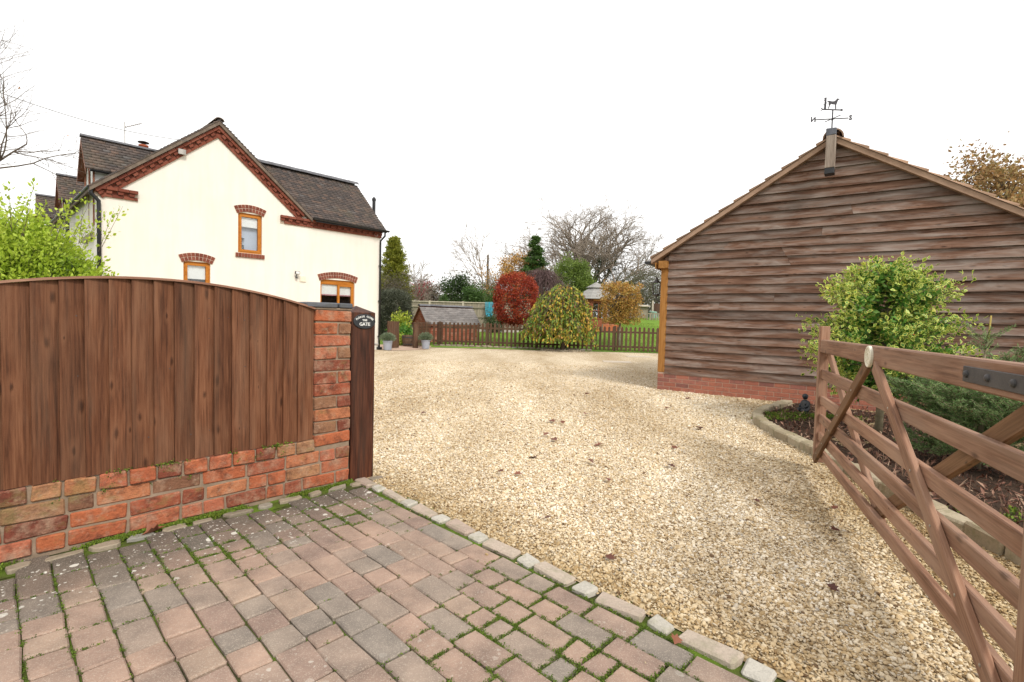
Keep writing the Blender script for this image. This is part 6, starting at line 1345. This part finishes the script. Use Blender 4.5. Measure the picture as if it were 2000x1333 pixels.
def bare_tree(name, label, px, Y, h, r_, seed, mat='bark_far', kids=(9, 6, 5, 3), ang=32, up=.05, group=None, z=.5, rmin=.010):
    o = empty(name, base_at(px, Y, z)); tag(o, label, 'tree', group); cfg = [dict(n=9, wander=.04, up=up, kids=kids[0] + 8, ang=ang + 6, ratio=.42, taper=.25, rr=.42), dict(n=6, wander=.1, up=.04, kids=kids[1], ang=ang, ratio=.5, taper=.35), dict(n=5, wander=.12, up=.02, kids=kids[2], ang=ang + 4, ratio=.52, taper=.4), dict(n=4, wander=.14, up=0, kids=0, ang=40, ratio=.5, taper=.5)]
    cfg[0]['from'] = .22; rng = np.random.default_rng(seed); out = []; tips = []; grow((0, 0, -.4), (0, 0, 1), h, r_, 0, rng, out, cfg, tips); S = np.array(out); S[:, 6:8] = np.maximum(S[:, 6:8], rmin)
    put(bpy.data.objects.new('branches', tubes_mesh('branches', S[:, :8], M[mat], 3)), o); return o, S, np.array(tips)
bare_tree('bare_birch', 'slender leafless tree behind the back fence left of the copper tree', 945, 46, 7.2, .12, 31)
bare_tree('bare_sapling', 'thin leafless sapling beside the golden-green conifer', 805, 33, 3.4, .05, 32)
ot, S, tips = bare_tree('orange_tree', 'orange autumn tree behind the copper-red tree', 1000, 43, 5.2, .12, 33, kids=(10, 7, 5, 3), ang=48, up=.02); k = RNG.integers(0, len(tips), 7000)
leaf_obj('foliage', tips[k, :3] + RNG.normal(size=(7000, 3)) * .18, .14, M['orangeleaf'], parent=ot, aspect=.6)
def conifer(name, label, px, Y, h, rb, mat, seed, droop=-.15, n=5200, size=.16, lev=26, z=.4, power=.8, trunk=True, aspect=.35, nb=7):
    rng = np.random.default_rng(seed); o = empty(name, base_at(px, Y, z)); tag(o, label, 'tree'); MB().tube([(0, 0, -.3), (0, 0, h)], [.16, .03], 8).obj('trunk', M['bark'], o)
    P = []; D = []; tone = []; segs = []
    for i in range(lev):
        f_ = (i + rng.random()) / lev; zz = .25 + f_ * (h - .3); rr = rb * (1 - f_) ** power
        for k in range(nb):
            a = rng.random() * 6.28; l_ = rr * (.65 + .5 * rng.random()) + .08; e = np.array([l_ * math.cos(a), l_ * math.sin(a), zz + droop * l_ + .1]); s_ = np.array([0, 0, zz]); segs.append((*s_, *e, .02, .006)); tn = rng.random(); m_ = max(6, int(n / lev / nb))
            t_ = rng.random(m_) ** .6; q = s_ + (e - s_) * t_[:, None] + rng.normal(size=(m_, 3)) * np.array([.11, .11, .05]); P.append(q); D.append(np.tile(unit(e - s_), (m_, 1))); tone.append(np.full(m_, tn) * .5 + .5 * rng.random(m_))
    put(bpy.data.objects.new('branches', tubes_mesh('branches', segs, M['bark'], 3)), o); leaf_obj('foliage', np.concatenate(P), size, M[mat], parent=o, D=np.concatenate(D), aspect=aspect, spread=.6, rnd=np.concatenate(tone)); return o
conifer('golden_cypress', 'tall golden-green cypress rising behind the clipped bush', 768, 35, 6.1, 1.65, 'cypress', 51, .45, 26000, .15, 60, power=.80)
conifer('dark_cedar', 'dark drooping conifer left of the big leafless tree', 1041, 41, 7.5, 3.0, 'midgreen', 52, -.28, 15000, .2, 46, power=1.0, nb=3)
conifer('small_conifer', 'small blue-green conifer peeping over the back fence', 866, 33, 2.2, .5, 'midgreen', 53, .1, 2500, .1, 20)
def mound(name, label, px, py, Y, w, h, mat, n, size, seed, nc=70, cs=.3, cat='tree', aspect=.5, shell=.55):
    c = at(px, py, Y); return shrub(name, label, (c.x, Y, c.z), (w / 2, w / 2 * .8, h / 2), n, size, mat, cat, nc, cs, seed=seed, shell=shell, aspect=aspect)
mound('pine_tree', 'bright green rounded pine in front of the big leafless tree', 1122, 548, 39, 3.0, 3.7, 'pinegreen', 12000, .17, 61, 90, .2, aspect=.3)
mound('dark_evergreen', 'dark green evergreen tree behind the back fence', 893, 580, 38, 2.6, 3.1, 'darkgreen', 7000, .15, 62, 70, .22)
mound('evergreen_tree', 'mid green evergreen bush right of the dark evergreen', 925, 590, 36.5, 1.6, 2.2, 'midgreen', 4000, .13, 63, 50, .2)
mound('red_maple', 'small crimson maple showing above the back fence', 823, 572, 36, 1.5, 1.25, 'maple', 1500, .12, 64, 40, .2)
mound('rusty_shrub', 'rust-brown shrub between the crimson maple and the dark evergreen', 848, 580, 35, 1.1, 1.5, 'scrub', 1500, .11, 65, 40, .18)
mound('fence_bush', 'light green bush showing beside the copper-red tree', 965, 588, 35, 1.2, 1.6, 'midgreen', 1800, .12, 66, 40, .18)
mound('thicket', 'grey-brown leafless thicket beside the golden cypress', 772, 565, 33, 2.6, 2.0, 'scrub', 3200, .12, 67, 80, .3, 'shrub', aspect=.15)
mound('bare_thicket', 'grey-brown thicket behind the crimson maple', 805, 575, 40, 3.2, 2.6, 'scrub', 4200, .13, 68, 80, .35, 'shrub', aspect=.15)
mound('right_thicket', 'olive leafless thicket between the golden tree and the barn', 1258, 575, 42, 5.0, 4.4, 'scrubgreen', 11000, .15, 69, 120, .45, 'shrub', aspect=.15)
mound('far_bush', 'grey-green bush behind the orange tree', 975, 578, 47, 5, 3.4, 'scrubgreen', 6000, .15, 70, 80, .4, 'shrub', aspect=.2)
mound('tall_thicket', 'dark leafless thicket below the big leafless tree', 1230, 560, 50, 6.0, 5.5, 'scrub', 7000, .16, 71, 110, .5, 'shrub', aspect=.12)
wp_ = empty('weeping_cherry', base_at(1058, 36)); tag(wp_, 'leafless purple-brown weeping tree above the copper-red crown', 'tree'); rng = np.random.default_rng(77); segs = []
MB().tube([(0, 0, -.3), (0, 0, 3.4)], [.12, .09], 7).obj('trunk', M['bark_purple'], wp_)
for i in range(420):
    a = rng.random() * 6.28; rr = 2.1 * rng.random() ** .6; zt = 3.4 + .9 * rng.random(); q = np.array([0, 0, 3.3])
    for k in range(6): t_ = (k + 1) / 6; e = np.array([rr * t_ ** .7 * math.cos(a), rr * t_ ** .7 * math.sin(a), zt - 1.7 * t_ ** 2.4 * rng.uniform(.4, 1.1)]) + rng.normal(size=3) * .10; segs.append((*q, *e, .012, .008)); q = e
put(bpy.data.objects.new('branches', tubes_mesh('branches', segs, M['bark_purple'], 3)), wp_)
c = at(952, 548, 52); tag(MB().tube([(0, 0, -4), (0, 0, 2.6)], [.13, .10], 8).obj('wooden_pole', M['bark'], None, loc=c), 'plain wooden pole standing behind the back fence', 'pole')
# far wood that reads as one mass
P = []; 
for i in range(70):
    px = 700 + 700 * random.random(); Y = random.uniform(62, 85); c = at(px, random.uniform(560, 600), Y); P.append(ellip_pts(420, (c.x, Y, c.z * .5 + .8), (2.8, 2.2, c.z * .5 + random.uniform(.4, 1.4)), .6))
P = np.concatenate(P); P[:, 2] = np.abs(P[:, 2]); tag(leaf_obj('distant_wood', P, .42, M['scrub'], aspect=.3), 'far grey-brown wood closing the view behind the garden trees', 'wood', kind='stuff')
# autumn oak behind the barn
ok_ = empty('autumn_oak', (15.6, 17.5, 0)); tag(ok_, 'autumn oak with thin russet leaves rising behind the barn roof', 'tree'); rng = np.random.default_rng(8); out = []; tips = []
cfgO = [dict(n=8, wander=.07, up=.03, kids=9, ang=42, ratio=.5, taper=.35, rr=.5), dict(n=6, wander=.11, up=.02, kids=7, ang=42, ratio=.52, taper=.35), dict(n=5, wander=.13, up=.0, kids=5, ang=42, ratio=.55, taper=.4), dict(n=4, wander=.15, up=0, kids=0, ang=40, ratio=.5, taper=.6)]
MB().tube([(0, 0, -.3), (0, 0, 2.4)], [.4, .3], 10).obj('trunk', M['bark'], ok_)
for (dx, dy, dz, l_) in ((-.9, 0, .7, 3.1), (-.45, .3, 1, 3.1), (0, -.3, 1, 3.2), (.5, .2, .9, 3.1), (.9, -.2, .7, 3.4), (.1, .7, .9, 3.5), (-.2, -.8, .8, 3.2), (-1, .2, .45, 3.0), (-1, -.3, .6, 3.0)): grow((0, 0, 2.1), (dx, dy, dz), l_, .16, 0, rng, out, cfgO, tips)
S = np.array(out); put(bpy.data.objects.new('branches', tubes_mesh('branches', S[:, :8], M['bark'], 3)), ok_); tips = np.array(tips); k = rng.integers(0, len(tips), 60000)
leaf_obj('foliage', tips[k, :3] + rng.normal(size=(60000, 3)) * .24, .12, M['oakleaf'], parent=ok_, aspect=.55)
